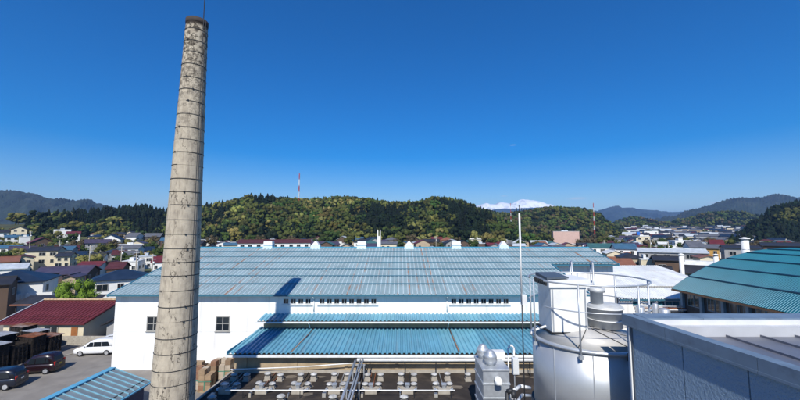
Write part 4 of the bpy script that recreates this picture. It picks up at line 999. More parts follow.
# ------------------------------------------------------------------ cars
def loft(stations, inset=None):
    """stations: list of (x, [(y,z) half profile from bottom to top])"""
    b = MB(); n = len(stations[0][1])
    for x, pr in stations:
        b.v += [(x, y, z) for y, z in pr] + [(x, -y, z) for y, z in reversed(pr)]
    m = 2 * n
    for k in range(len(stations) - 1):
        b.f += [(k*m+i, k*m+(i+1) % m, (k+1)*m+(i+1) % m, (k+1)*m+i) for i in range(m)]
    b.f += [tuple(range(m - 1, -1, -1)), tuple(range((len(stations)-1)*m, len(stations)*m))]
    return b
def car(label, loc, rz_, paint, L=4.4, Wd=1.70, H=1.75, hood=.85, kind='minivan'):
    t = thing('parked_car', label, 'car', loc, rz_, None)
    hw = Wd / 2; zb = .24; zs_ = .95; h2 = L / 2
    def lo(x, k=1.0, top=zs_): return (x, [(hw*k*.9, zb), (hw*k, zb+.14), (hw*k, top-.2), (hw*k*.955, top)])
    nose = -h2
    low = loft([lo(nose, .80, .66), lo(nose+.10, .90, .76), lo(nose+.35, .98, .84), lo(nose+hood, 1, .95), lo(nose+hood+.3, 1, zs_+.02), lo(h2-.5, 1, zs_+.03), lo(h2-.12, .98, zs_+.03), lo(h2, .9, zs_)])
    low.build('body', paint, t, True, world=False)
    z1 = H
    def up(x, k, top): return (x, [(hw*.95, zs_+.0), (hw*.90*k, zs_ + (top-zs_)*.75), (hw*.80*k, top-.03), (hw*.5*k, top)])
    a0 = nose + hood + .05
    cab = loft([up(a0, 1, zs_+.06), up(a0+.5, .99, zs_+.40), up(a0+1.0, .97, z1-.08), up(a0+1.5, 1, z1), up(h2-.9, 1, z1), up(h2-.35, .98, z1-.05), up(h2-.06, .95, zs_+.2)])
    cab.build('cabin', paint, t, True, world=False)
    # glass: windscreen, side windows, rear window as thin proud panels
    def sidez(f): return zs_ + (z1 - zs_) * f
    for s_ in (-1, 1):
        xs = [(a0+.55, a0+1.25), (a0+1.31, a0+2.1), (a0+2.16, h2-.45)]
        for q, (xa, xb) in enumerate(xs):
            if xb - xa < .15: continue
            za, zc_ = sidez(.10), sidez(.72 if q else .68); ya, yc = hw*.945+.012, hw*.905+.014
            sl_ = .38 if q == 0 else 0; se = .2 if q == 2 else 0
            p = [(xa,ya-.02,za),(xb,ya-.02,za),(xb-se,yc-.02,zc_),(xa+sl_,yc-.02,zc_),(xa,ya,za),(xb,ya,za),(xb-se,yc,zc_),(xa+sl_,yc,zc_)]
            MB().hexa([(x, s_*y, z) for x, y, z in p]).build('side_window', GLASS, t, world=False)
        MB().box(nose+hood+.35, nose+hood+.50, s_*hw*1.0 if s_ > 0 else s_*hw*1.0-.14, s_*hw*1.0+.14 if s_ > 0 else s_*hw*1.0, 1.0, 1.14).build('wing_mirror', paint, t, world=False)
    MB().hexa([(a0+.06,-hw*.8,zs_+.10),(a0+.06,hw*.8,zs_+.10),(a0+.08,hw*.8,zs_+.07),(a0+.08,-hw*.8,zs_+.07),(a0+.86,-hw*.70,z1-.14),(a0+.86,hw*.70,z1-.14),(a0+.9,hw*.7,z1-.17),(a0+.9,-hw*.7,z1-.17)]).build('windscreen', GLASS, t, world=False)
    MB().hexa([(h2-.13,-hw*.75,zs_+.22),(h2-.05,-hw*.75,zs_+.22),(h2-.05,hw*.75,zs_+.22),(h2-.13,hw*.75,zs_+.22),(h2-.42,-hw*.68,z1-.18),(h2-.30,-hw*.68,z1-.18),(h2-.30,hw*.68,z1-.18),(h2-.42,hw*.68,z1-.18)]).build('rear_window', GLASS, t, world=False)
    for s_ in (-1, 1):
        MB().box(h2-.10, h2-.005, s_*hw*.80-.09, s_*hw*.80+.09, .68, 1.12).build('tail_light', mat('red_lens', (.45, .02, .015), .25), t, world=False)
        MB().box(nose+.02, nose+.2, s_*hw*.66-.15, s_*hw*.66+.15, .56, .72).build('headlight', mat('clear_lens', (.6, .62, .64), .15), t, world=False)
        for x in (nose + .78, h2 - .72):
            wv = MB().tube((x, s_*(hw-.20), .31), (x, s_*(hw+.01), .31), .31, 20).build('wheel', BLACK, t, world=False)
            MB().tube((x, s_*(hw+.0), .31), (x, s_*(hw+.025), .31), .20, 14).build('rim', mat('alloy_rim', (.62, .63, .65), .3, .6), wv, world=False)
    MB().box(h2-.02, h2+.03, -hw*.88, hw*.88, .30, .52).build('rear_bumper', paint, t, world=False)
    MB().box(h2+.0, h2+.012, -.17, .17, .72, .86).build('number_plate', mat('plate_yellow' if 'maroon' in label else 'plate_white', (.55, .42, .04) if 'maroon' in label else (.7, .7, .68), .5), t, world=False)
    return t
def paint(name, c): 
    m = mat(name, c, .25, .0, .03, 2, spec=.6); m.node_tree.nodes['Principled BSDF'].inputs['Coat Weight'].default_value = .2; return m
pM = paint('maroon_black_paint', (.016, .006, .008)); pN = paint('navy_black_paint', (.010, .013, .024)); pW = paint('white_car_paint', (.78, .79, .80)); pS = paint('silver_paint', (.5, .52, .54))
c1 = P(47, 372, 37.4); c2 = P(9, 390, 33.6); c3 = P(97, 353, 43.0); c4 = P(106, 347, 45.6)
car('dark maroon van parked beside the slatted crates', (c1.x - .95, 37.5, 0), R(12), pM, 3.6, 1.7, 1.85, .62)
car('navy black minivan with red tail lights parked near the crates', (c2.x - 1.6, 33.7, 0), R(14), pN, 4.3, 1.7, 1.72, .9)
car('white minivan parked against the end of the white hall', (c3.x + .1, 43.0, 0), R(8), pW, 4.2, 1.7, 1.74, .72)
car('white hatchback half hidden behind the white minivan', (c4.x + .6, 46.0, 0), R(8), pS, 4.0, 1.65, 1.55, .85)

# ------------------------------------------------------------------ houses
ROOFC = {'red': (.115, .022, .026), 'maroon': (.075, .022, .022), 'navy': (.010, .022, .048), 'blue': (.045, .11, .18), 'grey': (.10, .105, .12), 'charcoal': (.025, .026, .032), 'teal': (.04, .11, .11), 'rust': (.20, .085, .05), 'silver': (.42, .46, .50), 'purple': (.055, .045, .075), 'white': (.62, .63, .62)}
WALLC = {'white': (.74, .74, .72), 'cream': (.62, .55, .40), 'beige': (.42, .33, .23), 'grey': (.30, .30, .30), 'brown': (.10, .065, .045), 'ochre': (.50, .29, .08), 'pink': (.55, .38, .33)}
RM = {k: mat(k + '_roof', v, .5, var=.15, scale=1.0, dirt=tuple(min(.7, q * 1.5 + .015) for q in v), dscale=.4, damt=.5, spec=.35) for k, v in ROOFC.items()}
WM = {k: mat(k + '_render', v, .8, var=.08, scale=1.0, dirt=tuple(q * .75 for q in v), dscale=.5, damt=.5) for k, v in WALLC.items()}
NAMEHOUSE = {'gable': 'gabled', 'hip': 'hipped', 'flat': 'flat-roofed', 'gabley': 'gable-fronted'}
def house(X, Y, w_, d_, h_, rot, roof, rcol, wcol, label, group=None, name='house', wins='auto', pitch=.42, storeys=None, z=None, cat='house', detail=True, ovh=.5):
    z0 = ground_z(X, Y) if z is None else z
    t = thing(name, label, cat, (X, Y, z0), rot, group)
    x, y = w_/2, d_/2; b = MB(); wm = WM[wcol]; rm = RM[rcol]
    b.box(-x, x, -y, y, -1.5, h_); rr = None
    o = ovh; k = MB(); th = .16
    def slab(p):   # thicken a roof polygon downward
        n = len(p); k.add([(a, c, e) for a, c, e in p] + [(a, c, e - th) for a, c, e in p], [tuple(range(n)), tuple(range(2*n-1, n-1, -1))] + [(i, n+i, n+(i+1) % n, (i+1) % n) for i in range(n)])
    hh = h_ + .02 + th
    if roof == 'gable':
        rz_ = y * pitch; b.add([(-x,-y,h_),(-x,y,h_),(-x,0,h_+rz_),(x,-y,h_),(x,y,h_),(x,0,h_+rz_)], [(0,2,1),(3,4,5),(0,3,5,2),(1,2,5,4)])
        e = o * pitch
        slab([(-x-o,-y-o,hh-e),(x+o,-y-o,hh-e),(x+o,0,hh+rz_),(-x-o,0,hh+rz_)]); slab([(x+o,y+o,hh-e),(-x-o,y+o,hh-e),(-x-o,0,hh+rz_),(x+o,0,hh+rz_)])
    elif roof == 'gabley':
        rz_ = x * pitch; b.add([(-x,-y,h_),(x,-y,h_),(0,-y,h_+rz_),(-x,y,h_),(x,y,h_),(0,y,h_+rz_)], [(0,1,2),(4,3,5),(0,2,5,3),(1,4,5,2)])
        e = o * pitch
        slab([(-x-o,y+o,hh-e),(-x-o,-y-o,hh-e),(0,-y-o,hh+rz_),(0,y+o,hh+rz_)]); slab([(x+o,-y-o,hh-e),(x+o,y+o,hh-e),(0,y+o,hh+rz_),(0,-y-o,hh+rz_)])
    elif roof == 'hip':
        q = min(x, y) * .95; rz_ = (q + o) * pitch
        r1 = (-x+q, 0) if x > y else (0, -y+q); r2 = (x-q, 0) if x > y else (0, y-q)
        A_ = (-x-o,-y-o,hh-.1); B_ = (x+o,-y-o,hh-.1); C_ = (x+o,y+o,hh-.1); D_ = (-x-o,y+o,hh-.1); E_ = (*r1, hh+rz_); F_ = (*r2, hh+rz_)
        if x > y: 
            for p in ([A_,B_,F_,E_],[C_,D_,E_,F_],[B_,C_,F_],[D_,A_,E_]): slab(p)
        else:
            for p in ([A_,B_,E_],[C_,D_,F_],[B_,C_,F_,E_],[D_,A_,E_,F_]): slab(p)
    else:
        rz_ = 0; k.box(-x-.1, x+.1, -y-.1, y+.1, h_+.003, h_+.30)
        k.box(-x*.3, x*.2, -y*.4, y*.4, h_+.303, h_+1.3)
    b.build('wall', wm, t, world=False); ro = k.build('roof', rm, t, world=False)
    if detail and roof in ('gable',): MB().box(-x-o, x+o, -.14, .14, hh+rz_-.03, hh+rz_+.12).build('ridge_cap', rm, ro, world=False)
    if detail and roof == 'gabley': MB().box(-.14, .14, -y-o, y+o, hh+rz_-.03, hh+rz_+.12).build('ridge_cap', rm, ro, world=False)
    st = storeys or max(1, round(h_ / 2.9)); near = Y < 150
    if wins == 'auto':
        n = max(2, int(w_ / (2.6 if near else 3.4)))
        for s_ in range(st):
            for i in range(n):
                if rnd.random() < .15: continue
                ww = rnd.choice((.9, 1.6, 1.7)) if near else 1.7
                xx = -x + (i + .5) * w_ / n + rnd.uniform(-.2, .2); zz = s_ * h_ / st + h_ / st * .55
                window(t, xx, -y - .02, zz, ww, 1.15, depth=1.5, world=False, pane=True)
        if near or abs(rot) > .2 or True:
            side = 1 if X < 0 else -1
            for s_ in range(st):
                for i in range(max(1, int(d_ / 4))):
                    if rnd.random() < .35: continue
                    window(t, side * (x + .02), -y + (i + .5) * d_ / max(1, int(d_ / 4)), s_ * h_ / st + h_ / st * .55, 1.3, 1.1, depth=1.5, world=False, rot=side * math.pi/2, pane=True)
    return t
# --- left neighbours, one by one
rH = house(-45.3, 52.6, 10.2, 11.2, 2.45, 0, 'gable', 'red', 'cream', 'low cream house with broad dark red corrugated roof beyond the crates', wins=None, pitch=.30, ovh=.45)
zr = lambda y: 2.45 + .18 + (y + 5.6) * .30          # top of the roof slab over local y
rb = MB()
for k in range(22):
    x = -5.5 + k * .52; ya, yb = -6.0, -.15
    rb.hexa([(x,ya,zr(ya)),(x+.05,ya,zr(ya)),(x+.05,yb,zr(yb)),(x,yb,zr(yb)),(x,ya,zr(ya)+.06),(x+.05,ya,zr(ya)+.06),(x+.05,yb,zr(yb)+.06),(x,yb,zr(yb)+.06)])
stuff(rb.build('roof_rib', RM['red'], rH, world=False))
RT = mat('weathered_ridge', (.50, .38, .24), .8, var=.3, scale=4, dirt=(.4, .15, .07), dscale=3, damt=.8)
for k in range(24): MB().box(-5.5 + k * .46, -5.06 + k * .46, -.2, .2, zr(0) + .03, zr(0) + .22 + rnd.uniform(-.015, .015)).build('ridge_tile', RT, rH, world=False)
MB().hexa([(-5.68,-6.05,zr(-6.05)-.12),(-5.59,-6.05,zr(-6.05)-.12),(-5.59,0,zr(0)-.12),(-5.68,0,zr(0)-.12),(-5.68,-6.05,zr(-6.05)+.12),(-5.59,-6.05,zr(-6.05)+.12),(-5.59,0,zr(0)+.12),(-5.68,0,zr(0)+.12)]).build('verge_board', WMET, rH, world=False)
sg = MB()
for row in (-5.2, -4.5):
    for k in range(32): x = -5.4 + k * .335; sg.box(x, x + .12, row, row + .06, zr(row), zr(row) + .12)
stuff(sg.build('snow_guard', RM['maroon'], rH, world=False))
for x, w_ in ((-3.6, 1.4), (-1.6, 2.0), (1.0, 1.8)): window(rH, x, -5.62, 1.6, w_, .9, world=False)
MB().box(3.6, 4.4, -5.68, -5.603, 0, 1.95).build('door', mat('orange_door', (.30, .12, .04), .6), rH, world=False)
bw = thing('block_wall', 'grey concrete block wall in front of the red roofed house', 'wall', (-38, 47.4, 0))
for r_ in range(5):
    for k in range(16):
        x = -43.0 + k * .5 + (.25 if r_ % 2 else 0); MB().box(x, x + .485, 46.1, 46.25, r_ * .22, r_ * .22 + .21).build('block', CONC, bw)
g1 = house(-37.2, 53.2, 2.8, 9, 2.0, 0, 'gabley', 'charcoal', 'grey', 'narrow grey shed between the red roofed house and the white hall', name='garden_shed', cat='shed', wins=None, pitch=.5)
def hp_(px0, px1, pye, Y, d_, roof, rcol, wcol, label, rot=0, pitch=.42, name='house', cat='house', wins='auto', storeys=None, ovh=.4, z=None):
    m_ = P((px0 + px1) / 2, pye, Y); b = m_.x / Y; rot = rot - math.atan(b) * .75
    w_ = (px1 - px0) / FPX * Y / (math.cos(rot) - b * math.sin(rot))
    cx, cy = m_.x - math.sin(rot) * d_ / 2, Y + math.cos(rot) * d_ / 2; z0 = ground_z(cx, cy) if z is None else z
    return house(cx, cy, w_, d_, max(2.3, m_.z - z0), rot, roof, rcol, wcol, label, None, name, wins, pitch, storeys, z, cat, True, ovh)
h1 = hp_(-30, 44, 283, 60, 9, 'hip', 'navy', 'white', 'white house with balconies and broad navy hipped roof behind the crates', R(-4), .36)
for x in (0.2, 4.2):
    bl = MB().box(x-1.6, x+1.6, -5.6, -4.55, 2.9, 3.0).box(x-1.6, x+1.6, -5.62, -5.54, 3.0, 3.9).box(x-1.6, x-1.54, -5.54, -4.55, 3.0, 3.9).box(x+1.54, x+1.6, -5.54, -4.55, 3.0, 3.9).build('balcony', WM['white'], h1, world=False)
h2 = hp_(93, 150, 279.5, 66, 7.5, 'hip', 'navy', 'white', 'white two storey house with deep navy hipped roof next to the hall gable', R(6), .34)
hp_(-25, 9, 285, 55, 5, 'gable', 'charcoal', 'brown', 'dark brown timber house at the end of the crate row', 0, .3)
lw = thing('lean_roof', 'thin red edged dark lean roof in front of the balconied house', 'roof', (-50, 56, 0))
MB().hexa([(-58.5,55.2,3.0),(-47.2,56.2,3.0),(-47.2,59.2,3.9),(-58.5,58.2,3.9),(-58.5,55.2,3.1),(-47.2,56.2,3.1),(-47.2,59.2,4.0),(-58.5,58.2,4.0)]).build('sheet', RM['charcoal'], lw)
MB().hexa([(-58.5,55.1,2.95),(-47.2,56.1,2.95),(-47.2,56.18,2.95),(-58.5,55.18,2.95),(-58.5,55.1,3.16),(-47.2,56.1,3.16),(-47.2,56.18,3.16),(-58.5,55.18,3.16)]).build('fascia', RM['rust'], lw)
for x, y in ((-58, 55.6), (-53, 56), (-48, 56.5)): MB().box(x-.06, x+.06, y-.06, y+.06, 0, 3.05).build('post', CRATE, lw)
h3 = hp_(62, 86, 274, 84, 9, 'gable', 'purple', 'brown', 'dark brown house with wide purple-grey gable roof above the bright tree', R(-8), .3)
hp_(63, 76, 277.5, 78, 5, 'gabley', 'purple', 'beige', 'small tan house end with one square window beside the bright tree', R(-8), .35)
hp_(35, 62, 273, 90, 9, 'gable', 'purple', 'brown', 'long house with flat purple-grey roof behind the navy roofed house', R(-5), .22)
ap = hp_(28, 58, 251, 128, 9, 'gable', 'charcoal', 'cream', 'tall cream apartment block with rows of small windows', R(-3), .25, storeys=3)
hp_(56, 70, 256.5, 124, 8, 'gable', 'charcoal', 'cream', 'lower cream wing with dark roof joined to the apartment block', R(-3), .25, storeys=3)
hp_(58, 72, 250, 140, 8, 'gable', 'blue', 'grey', 'blue roofed house rising just behind the cream apartment block', R(-3), .3)
hp_(70, 84, 255.5, 134, 8, 'gable', 'navy', 'grey', 'grey house with deep balconies and navy roof by the cream block', R(-3), .3)
hp_(13, 34, 258, 118, 8, 'gabley', 'maroon', 'cream', 'cream gable-fronted house with maroon roof beside the cream block', R(10), .3)
hp_(-8, 18, 262, 112, 9, 'gable', 'rust', 'beige', 'beige house with rusty brown roof left of the cream gable', R(8), .28)
hp_(-12, 26, 269, 100, 8, 'gable', 'silver', 'white', 'white house under a bright silver roof', R(4), .25)
hp_(84, 104, 257.5, 150, 9, 'gable', 'charcoal', 'white', 'white house with charcoal roof in the middle of the old town', R(0), .4)
hp_(112, 125, 255, 160, 8, 'gable', 'maroon', 'white', 'white house with crimson maroon roof on the slope', R(2), .45)
hp_(124, 137, 256.5, 150, 8, 'gable', 'grey', 'cream', 'cream house with steep grey roof beside a utility pole', R(4), .5)
hp_(121, 138, 262, 120, 8, 'flat', 'white', 'white', 'bright white flat-roofed house behind the navy hipped roof', R(-6), .4)
hp_(139, 153, 257, 140, 9, 'flat', 'silver', 'white', 'plain white block with blank front wall near the chimney', R(4), .4)
hp_(100, 112, 265, 105, 7, 'gabley', 'maroon', 'beige', 'tan gable-fronted house with dark maroon roof', R(-12), .4)
hp_(76, 98, 267, 100, 7, 'gable', 'red', 'white', 'low white house with bright red roof behind the purple roofs', R(-14), .3)
hp_(152, 168, 262, 125, 8, 'gable', 'red', 'white', 'white house with red roof half behind the chimney', R(3), .4)
hp_(107, 122, 268.5, 96, 7, 'gable', 'maroon', 'brown', 'dark timber house with maroon roof behind the navy hipped roof', R(-5), .35)
hp_(20, 31, 237, 230, 8, 'flat', 'white', 'white', 'lone white block on the grassy slope below the conifers', R(15), .4)

# --- rest of the town
OCC = []
def free(x, y, r):
    for a, b_, c in OCC:
        if (a - x) ** 2 + (b_ - y) ** 2 < (c + r) ** 2: return False
    return True
for o in list(COL.objects):
    if o.parent is None and o.get('category') in ('house', 'shed') and o.location.y > 40: OCC.append((o.location.x, o.location.y, 7))
NH = [sum(1 for o in COL.objects if o.get('category') == 'house') + 26]
def rand_house(px, Y, zone, group, big=0, walls=None, hmul=1):
    b = (px - 400) / FPX * 1.0; X = b * Y * 1.02
    far = Y > 300
    w_ = rnd.uniform(7, 12) * (1 + big); d_ = rnd.uniform(6.5, 9) * (1 + big*.6); h_ = rnd.choice((3.0, 5.2, 5.6, 5.8)) * hmul
    if NH[0] >= 296 or not free(X, Y, w_ * .52): return
    NH[0] += 1
    OCC.append((X, Y, w_ * .5))
    roof = rnd.choice(('gable', 'gable', 'gable', 'hip', 'gabley', 'gabley', 'flat')); rcol = rnd.choice(('charcoal', 'charcoal', 'charcoal', 'grey', 'grey', 'navy', 'maroon', 'maroon', 'blue', 'silver', 'silver', 'purple', 'purple', 'rust', 'teal', 'white', 'red'))
    wcol = rnd.choice(walls or ('white', 'white', 'white', 'cream', 'beige', 'grey', 'brown', 'pink'))
    if roof == 'flat': rcol = rnd.choice(('white', 'silver', 'grey'))
    size = 'low' if h_ < 4 * hmul else 'two storey'
    lab = f'{size} {wcol} {NAMEHOUSE[roof]} house with {rcol} roof {zone}' if roof != 'flat' else f'{size} {wcol} flat-roofed house with {rcol} roof {zone}'
    house(X, Y, w_, d_, h_, -math.atan(b) * .75 + rnd.choice((0, .12, -.15, .2, -.2, .35, 1.2)), roof, rcol, wcol, lab, group, detail=not far, pitch=rnd.uniform(.3, .55))
# behind the hall ridge
longr = hp_(239, 311, 243, 170, 9, 'gable', 'maroon', 'white', 'very long white building with dark red roof behind the hall ridge', 0, .3)
for row in range(4):
    for k in range(30):
        Y = 215 + row * 24 + rnd.uniform(-8, 8); px = 185 + k * 14.5 + rnd.uniform(-5, 5)
        if px > 600 or (px < 330 and row == 0): continue
        rand_house(px, Y, 'behind the hall ridge', 'town houses behind the hall ridge', hmul=.72, walls=('white', 'cream', 'beige', 'grey', 'brown', 'brown'))
# left slope
for k in range(42):
    Y = rnd.uniform(150, 290); px = rnd.uniform(-15, 180)
    rand_house(px, Y, 'on the left slope', 'town houses on the left slope')
# right valley town
hp_(553, 579, 231.5, 330, 16, 'flat', 'silver', 'pink', 'big pinkish beige block with blank front at the foot of the hill', 0, .3, name='apartment_block', cat='building', storeys=4, wins=None)
hp_(636, 650, 236.5, 260, 14, 'flat', 'white', 'cream', 'cream office block with a blue sign in the valley town', 0, .3, name='office_block', cat='building', storeys=3)
sp_ = P(638.5, 233.5, 259.5)
bs = thing('sign', 'small bright blue square sign standing on the cream office block', 'sign', (sp_.x, 259.8, sp_.z - 1))
MB().box(sp_.x - 1.1, sp_.x + 1.1, 259.5, 259.8, sp_.z - 1.0, sp_.z + 1.2).build('panel', mat('sign_blue', (.02, .14, .55), .5, var=.03), bs)
for dx in (-.8, .8): MB().box(sp_.x + dx - .06, sp_.x + dx + .06, 259.82, 259.95, sp_.z - 3.2, sp_.z + 1).build('post', DARK, bs)
hp_(644, 658, 231, 420, 14, 'flat', 'teal', 'white', 'large pale public hall with green flat roof in the valley', 0, .3, name='public_hall', cat='building', storeys=3)
hp_(675, 692, 241, 200, 12, 'flat', 'white', 'white', 'white four storey block standing among low houses in the valley', R(8), .3, name='apartment_block', cat='building', storeys=3)
hp_(616, 637, 249, 130, 9, 'gable', 'blue', 'white', 'white house with bright blue tin roof beyond the hall', R(4), .35)
hp_(607, 624, 253.5, 112, 8, 'gabley', 'white', 'cream', 'cream house with two dark windows and pale gable beyond the hall', R(4), .35)
hp_(590, 616, 247.5, 140, 8, 'gable', 'teal', 'white', 'long low house with dark green roof beyond the hall gable', R(3), .3)
hp_(606, 634, 265, 84, 6, 'gable', 'rust', 'white', 'low building with orange rust roof beside the white shed', R(8), .35)
hp_(622, 642, 258, 100, 8, 'hip', 'charcoal', 'beige', 'dark roofed beige house behind the rust roofed building', R(4), .4)
hp_(641, 652, 260, 96, 7, 'flat', 'white', 'cream', 'small cream house with flat roof behind the white shed', 0, .4)
hp_(638, 706, 252.5, 112, 8, 'gable', 'silver', 'grey', 'long grey building with pale tin roof behind the white shed', R(-2), .22)
hp_(655, 682, 260.5, 90, 6, 'gable', 'charcoal', 'brown', 'dark brown house with charcoal roof behind the white shed', 0, .25)
hp_(704, 719, 248.5, 118, 7, 'gable', 'grey', 'ochre', 'ochre yellow house beside a red roofed house', R(-8), .3)
hp_(712, 724, 246, 120, 8, 'gable', 'red', 'white', 'white house with vivid red roof next to the ochre house', R(-4), .45)
hp_(724, 760, 248.5, 104, 7, 'gable', 'charcoal', 'grey', 'long grey two storey building behind the tall white flue', R(-2), .18)
hp_(690, 704, 247, 118, 8, 'gable', 'grey', 'white', 'white house with grey roof near the ochre house', R(5), .4)
hp_(700, 717, 258, 96, 6, 'gabley', 'rust', 'cream', 'low cream house with orange-brown gable roof near the short flue', R(6), .3)
hp_(762, 840, 246.5, 110, 10, 'gable', 'charcoal', 'brown', 'long dark brown hall with charcoal roof behind the teal hall', R(-2), .16, name='timber_hall', cat='hall')
for k in range(90):
    Y = rnd.uniform(82, 150); px = rnd.uniform(598, 800)
    if px < 600 + (150 - Y) * .3: continue
    rand_house(px, Y, 'just beyond the white shed', 'houses just beyond the white shed', big=-.35, hmul=.8)
for k in range(420):
    Y = 118 * math.exp(rnd.random() * 1.35); px = rnd.uniform(592, 812)
    if px < 640 and Y > 500: continue
    rand_house(px, Y, 'in the valley town', 'houses of the valley town', big=.1 if Y > 350 else -.12, walls=('white', 'white', 'white', 'white', 'cream', 'beige', 'grey', 'pink') if Y > 250 else None)
for k in range(26):
    Y = rnd.uniform(330, 470); px = rnd.uniform(540, 622); rand_house(px, Y, 'at the foot of the middle hill', 'houses below the middle hill', walls=('white', 'white', 'cream'))

far = MB(); fmi = []
FW = ['white', 'cream', 'grey', 'beige']; FR = ['charcoal', 'grey', 'silver', 'charcoal', 'navy', 'maroon']
r2 = random.Random(5)
for k in range(760):
    Y = 330 * math.exp(r2.random() * 1.12); px = r2.uniform(628, 806); X = (px - 400) / FPX * Y
    if not free(X, Y, 5): continue
    OCC.append((X, Y, 5)); z = ground_z(X, Y); w_ = r2.uniform(4, 8); d_ = r2.uniform(3.5, 5); h_ = r2.choice((4, 6, 6.5, 9)); q = d_ * r2.uniform(.3, .5); o_ = .5; n0 = len(far.f)
    rot = Matrix.Rotation(-math.atan(X / Y) * .8 + r2.uniform(-.4, .4), 3, 'Z')
    L = [(-w_,-d_,-2),(w_,-d_,-2),(w_,d_,-2),(-w_,d_,-2),(-w_,-d_,h_),(w_,-d_,h_),(w_,d_,h_),(-w_,d_,h_),(-w_,0,h_+q),(w_,0,h_+q),
         (-w_-o_,-d_-o_,h_-.1),(w_+o_,-d_-o_,h_-.1),(w_+o_,0,h_+q+.3),(-w_-o_,0,h_+q+.3),(w_+o_,d_+o_,h_-.1),(-w_-o_,d_+o_,h_-.1)]
    far.add([tuple(rot @ Vector(p) + Vector((X, Y, z))) for p in L], [(0,1,5,4),(1,2,6,9,5),(2,3,7,6),(3,0,4,8,7),(10,11,12,13),(14,15,13,12)])
    wi = r2.choice((0, 0, 0, 1, 2, 3)); ri = 4 + r2.randrange(6); fmi += [wi] * 4 + [ri] * 2
    for wq in range(3):
        xx = -w_ + (wq + .5) * 2 * w_ / 3; zz = h_ * .6
        far.add([tuple(rot @ Vector(p) + Vector((X, Y, z))) for p in ((xx-.9,-d_-.05,zz-.7),(xx+.9,-d_-.05,zz-.7),(xx+.9,-d_-.05,zz+.7),(xx-.9,-d_-.05,zz+.7))], [(0,1,2,3)]); fmi.append(10)
fo = far.build('distant_houses', WM['white']); stuff(fo)
for c_ in FW[1:]: fo.data.materials.append(WM[c_])
for c_ in FR: fo.data.materials.append(RM[c_])
fo.data.materials.append(GLASS); fo.data.polygons.foreach_set('material_index', fmi)

# white twin-spired tower
tw = P(379, 245, 150)
TW = thing('white_tower', 'slim white tower with two thin spires behind the hall ridge', 'tower', (tw.x, 150, 0))
zt1 = P(379, 236, 150).z; zt2 = P(379, 229.5, 150).z
MB().box(tw.x - .75, tw.x + .75, 149.3, 150.7, -.5, zt1).build('shaft', WM['white'], TW)
for s_ in (-1, 1): MB().box(tw.x + s_*.5 - .2, tw.x + s_*.5 + .2, 149.8, 150.2, zt1, zt2 - .8).hexa([(tw.x+s_*.5-.2,149.8,zt2-.8),(tw.x+s_*.5+.2,149.8,zt2-.8),(tw.x+s_*.5+.2,150.2,zt2-.8),(tw.x+s_*.5-.2,150.2,zt2-.8),(tw.x+s_*.5-.02,149.98,zt2),(tw.x+s_*.5+.02,149.98,zt2),(tw.x+s_*.5+.02,150.02,zt2),(tw.x+s_*.5-.02,150.02,zt2)]).build('spire', WM['white'], TW)
# radio masts
RED = mat('mast_red', (.50, .06, .04), .6); MWH = mat('mast_white', (.75, .75, .74), .6)
def radio_mast(px, py0, py1, Y, wd, label):
    a = P(px, py1, Y); b_ = P(px, py0, Y); z0 = a.z - 6
    t = thing('radio_mast', label, 'mast', (a.x, Y, z0)); n = 7
    for k in range(n):
        za = z0 + (b_.z - z0) * k / n; zb_ = z0 + (b_.z - z0) * (k + 1) / n; wa = wd * (1 - .6 * k / n); wb = wd * (1 - .6 * (k + 1) / n); m_ = MB()
        for i in range(4):
            sx_, sy_ = ((-1,-1),(1,-1),(1,1),(-1,1))[i]; s2 = ((-1,-1),(1,-1),(1,1),(-1,1))[(i + 1) % 4]
            m_.tube((a.x + sx_*wa, Y + sy_*wa, za), (a.x + sx_*wb, Y + sy_*wb, zb_), wd*.16, 5)
            m_.tube((a.x + sx_*wa, Y + sy_*wa, za), (a.x + s2[0]*wb, Y + s2[1]*wb, zb_), wd*.10, 4)
            m_.tube((a.x + s2[0]*wa, Y + s2[1]*wa, za), (a.x + sx_*wb, Y + sy_*wb, zb_), wd*.10, 4)
        m_.build('mast_section', RED if k % 2 == 0 else MWH, t)
radio_mast(298.5, 173, 212, 400, .75, 'slim red and white lattice radio mast rising out of the forest')
radio_mast(594.5, 203, 230, 480, .55, 'red and white lattice radio mast beside the middle hill')
radio_mast(511, 203, 222, 560, .45, 'thin pale lattice mast on the saddle between two hills')
# utility poles
def upole(px, pyt, Y, label):
    a = P(px, pyt, Y); t = thing('utility_pole', label, 'pole', (a.x, Y, ground_z(a.x, Y)), 0, 'utility poles of the town')
    z0 = ground_z(a.x, Y); MB().tube((a.x, Y, z0 - .3), (a.x, Y, a.z), .17, 8, .11).build('pole', CONC, t, True)
    for dz in (.5, 1.3): MB().box(a.x - .9, a.x + .9, Y - .06, Y + .06, a.z - dz - .06, a.z - dz + .06).build('crossarm', GALV, t)
    MB().tube((a.x + .35, Y, a.z - 2.7), (a.x + .35, Y, a.z - 1.9), .25, 10).build('transformer', GALV, t, True)
for px, pyt, Y in ((90.5, 245, 110), (122, 246, 112), (137, 251, 104), (153, 254, 92), (31, 231, 170), (60, 240, 160), (650, 238, 150), (668, 241, 140), (698, 238, 150), (604, 240, 160), (520, 236, 190), (436, 236, 200)):
    upole(px, pyt, Y, 'concrete utility pole with crossarms among the houses')

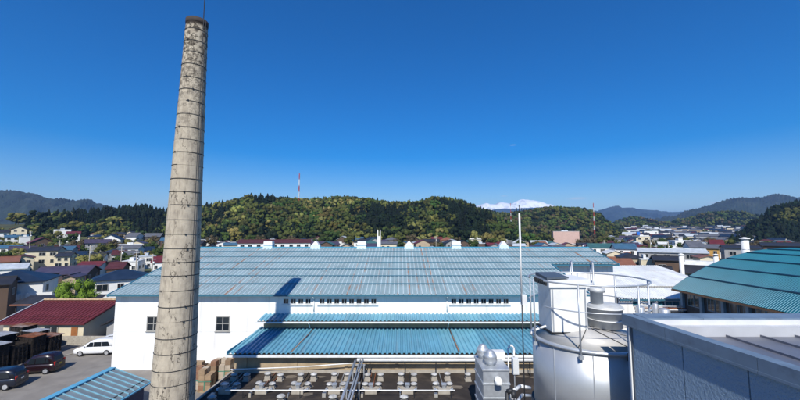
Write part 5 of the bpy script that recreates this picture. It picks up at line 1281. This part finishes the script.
# ------------------------------------------------------------------ single trees
bt = P(78, 297, 58)
tree('big', 0, 'bright', (bt.x, 58, 0), P(78, 280.5, 58).z + .3, .62, 'bright yellow-green round tree behind the red roofed house', None)
for i, (px, pyt, Y, h) in enumerate(((46, 214.5, 285, 19), (51, 217, 285, 17), (29, 214, 300, 12), (56, 222, 280, 14), (40, 224, 275, 12), (62, 212, 300, 18), (68, 211, 305, 18), (75, 209, 310, 18))):
    a = P(px, pyt, Y); tree('conifer', i, 'conifer', (a.x, Y, a.z - h), h, 1.25 if i < 2 else 1.0, 'tall dark conifer on the edge of the left slope', 'conifers at the edge of the left slope')
cols = ('olive', 'green', 'spring', 'brown', 'green', 'olive')
lbl = {'olive': 'olive', 'green': 'mid green', 'spring': 'pale yellow-green', 'brown': 'brownish'}
def scatter(n, pa, pb, ya, yb, place, group, hmin=4, hmax=8):
    c = 0
    for _ in range(n * 4):
        if c >= n: break
        Y = rnd.uniform(ya, yb); px = rnd.uniform(pa, pb); X = (px - 400) / FPX * Y
        if not free(X, Y, 1.5): continue
        k = cols[rnd.randrange(6)]; h = rnd.uniform(hmin, hmax); c += 1
        tree('broad', rnd.randrange(5), k, (X, Y, ground_z(X, Y) - .3), h, rnd.uniform(.95, 1.3), f'{lbl[k]} leafy tree {place}', group)
scatter(95, -10, 185, 120, 300, 'on the left slope', 'trees on the left slope')
scatter(30, 200, 540, 230, 300, 'behind the hall ridge', 'trees behind the hall ridge', 5, 9)
scatter(26, 525, 625, 240, 480, 'between the hall and the middle hill', 'trees below the middle hill', 6, 11)
scatter(95, 600, 800, 130, 700, 'in the valley town', 'trees of the valley town', 5, 10)

# ------------------------------------------------------------------ valley haze
HZ = bpy.data.materials.new('valley_haze'); HZ.use_nodes = True; n = HZ.node_tree.nodes; n.remove(n['Principled BSDF'])
pv = n.new('ShaderNodeVolumePrincipled'); pv.inputs['Color'].default_value = (.27, .52, 1, 1); pv.inputs['Density'].default_value = 1.05e-4; pv.inputs['Anisotropy'].default_value = 0
HZ.node_tree.links.new(pv.outputs[0], n['Material Output'].inputs['Volume'])
hb = MB().box(-15500, 15500, -3500, 15600, -10, 760).build('haze', HZ); stuff(hb)
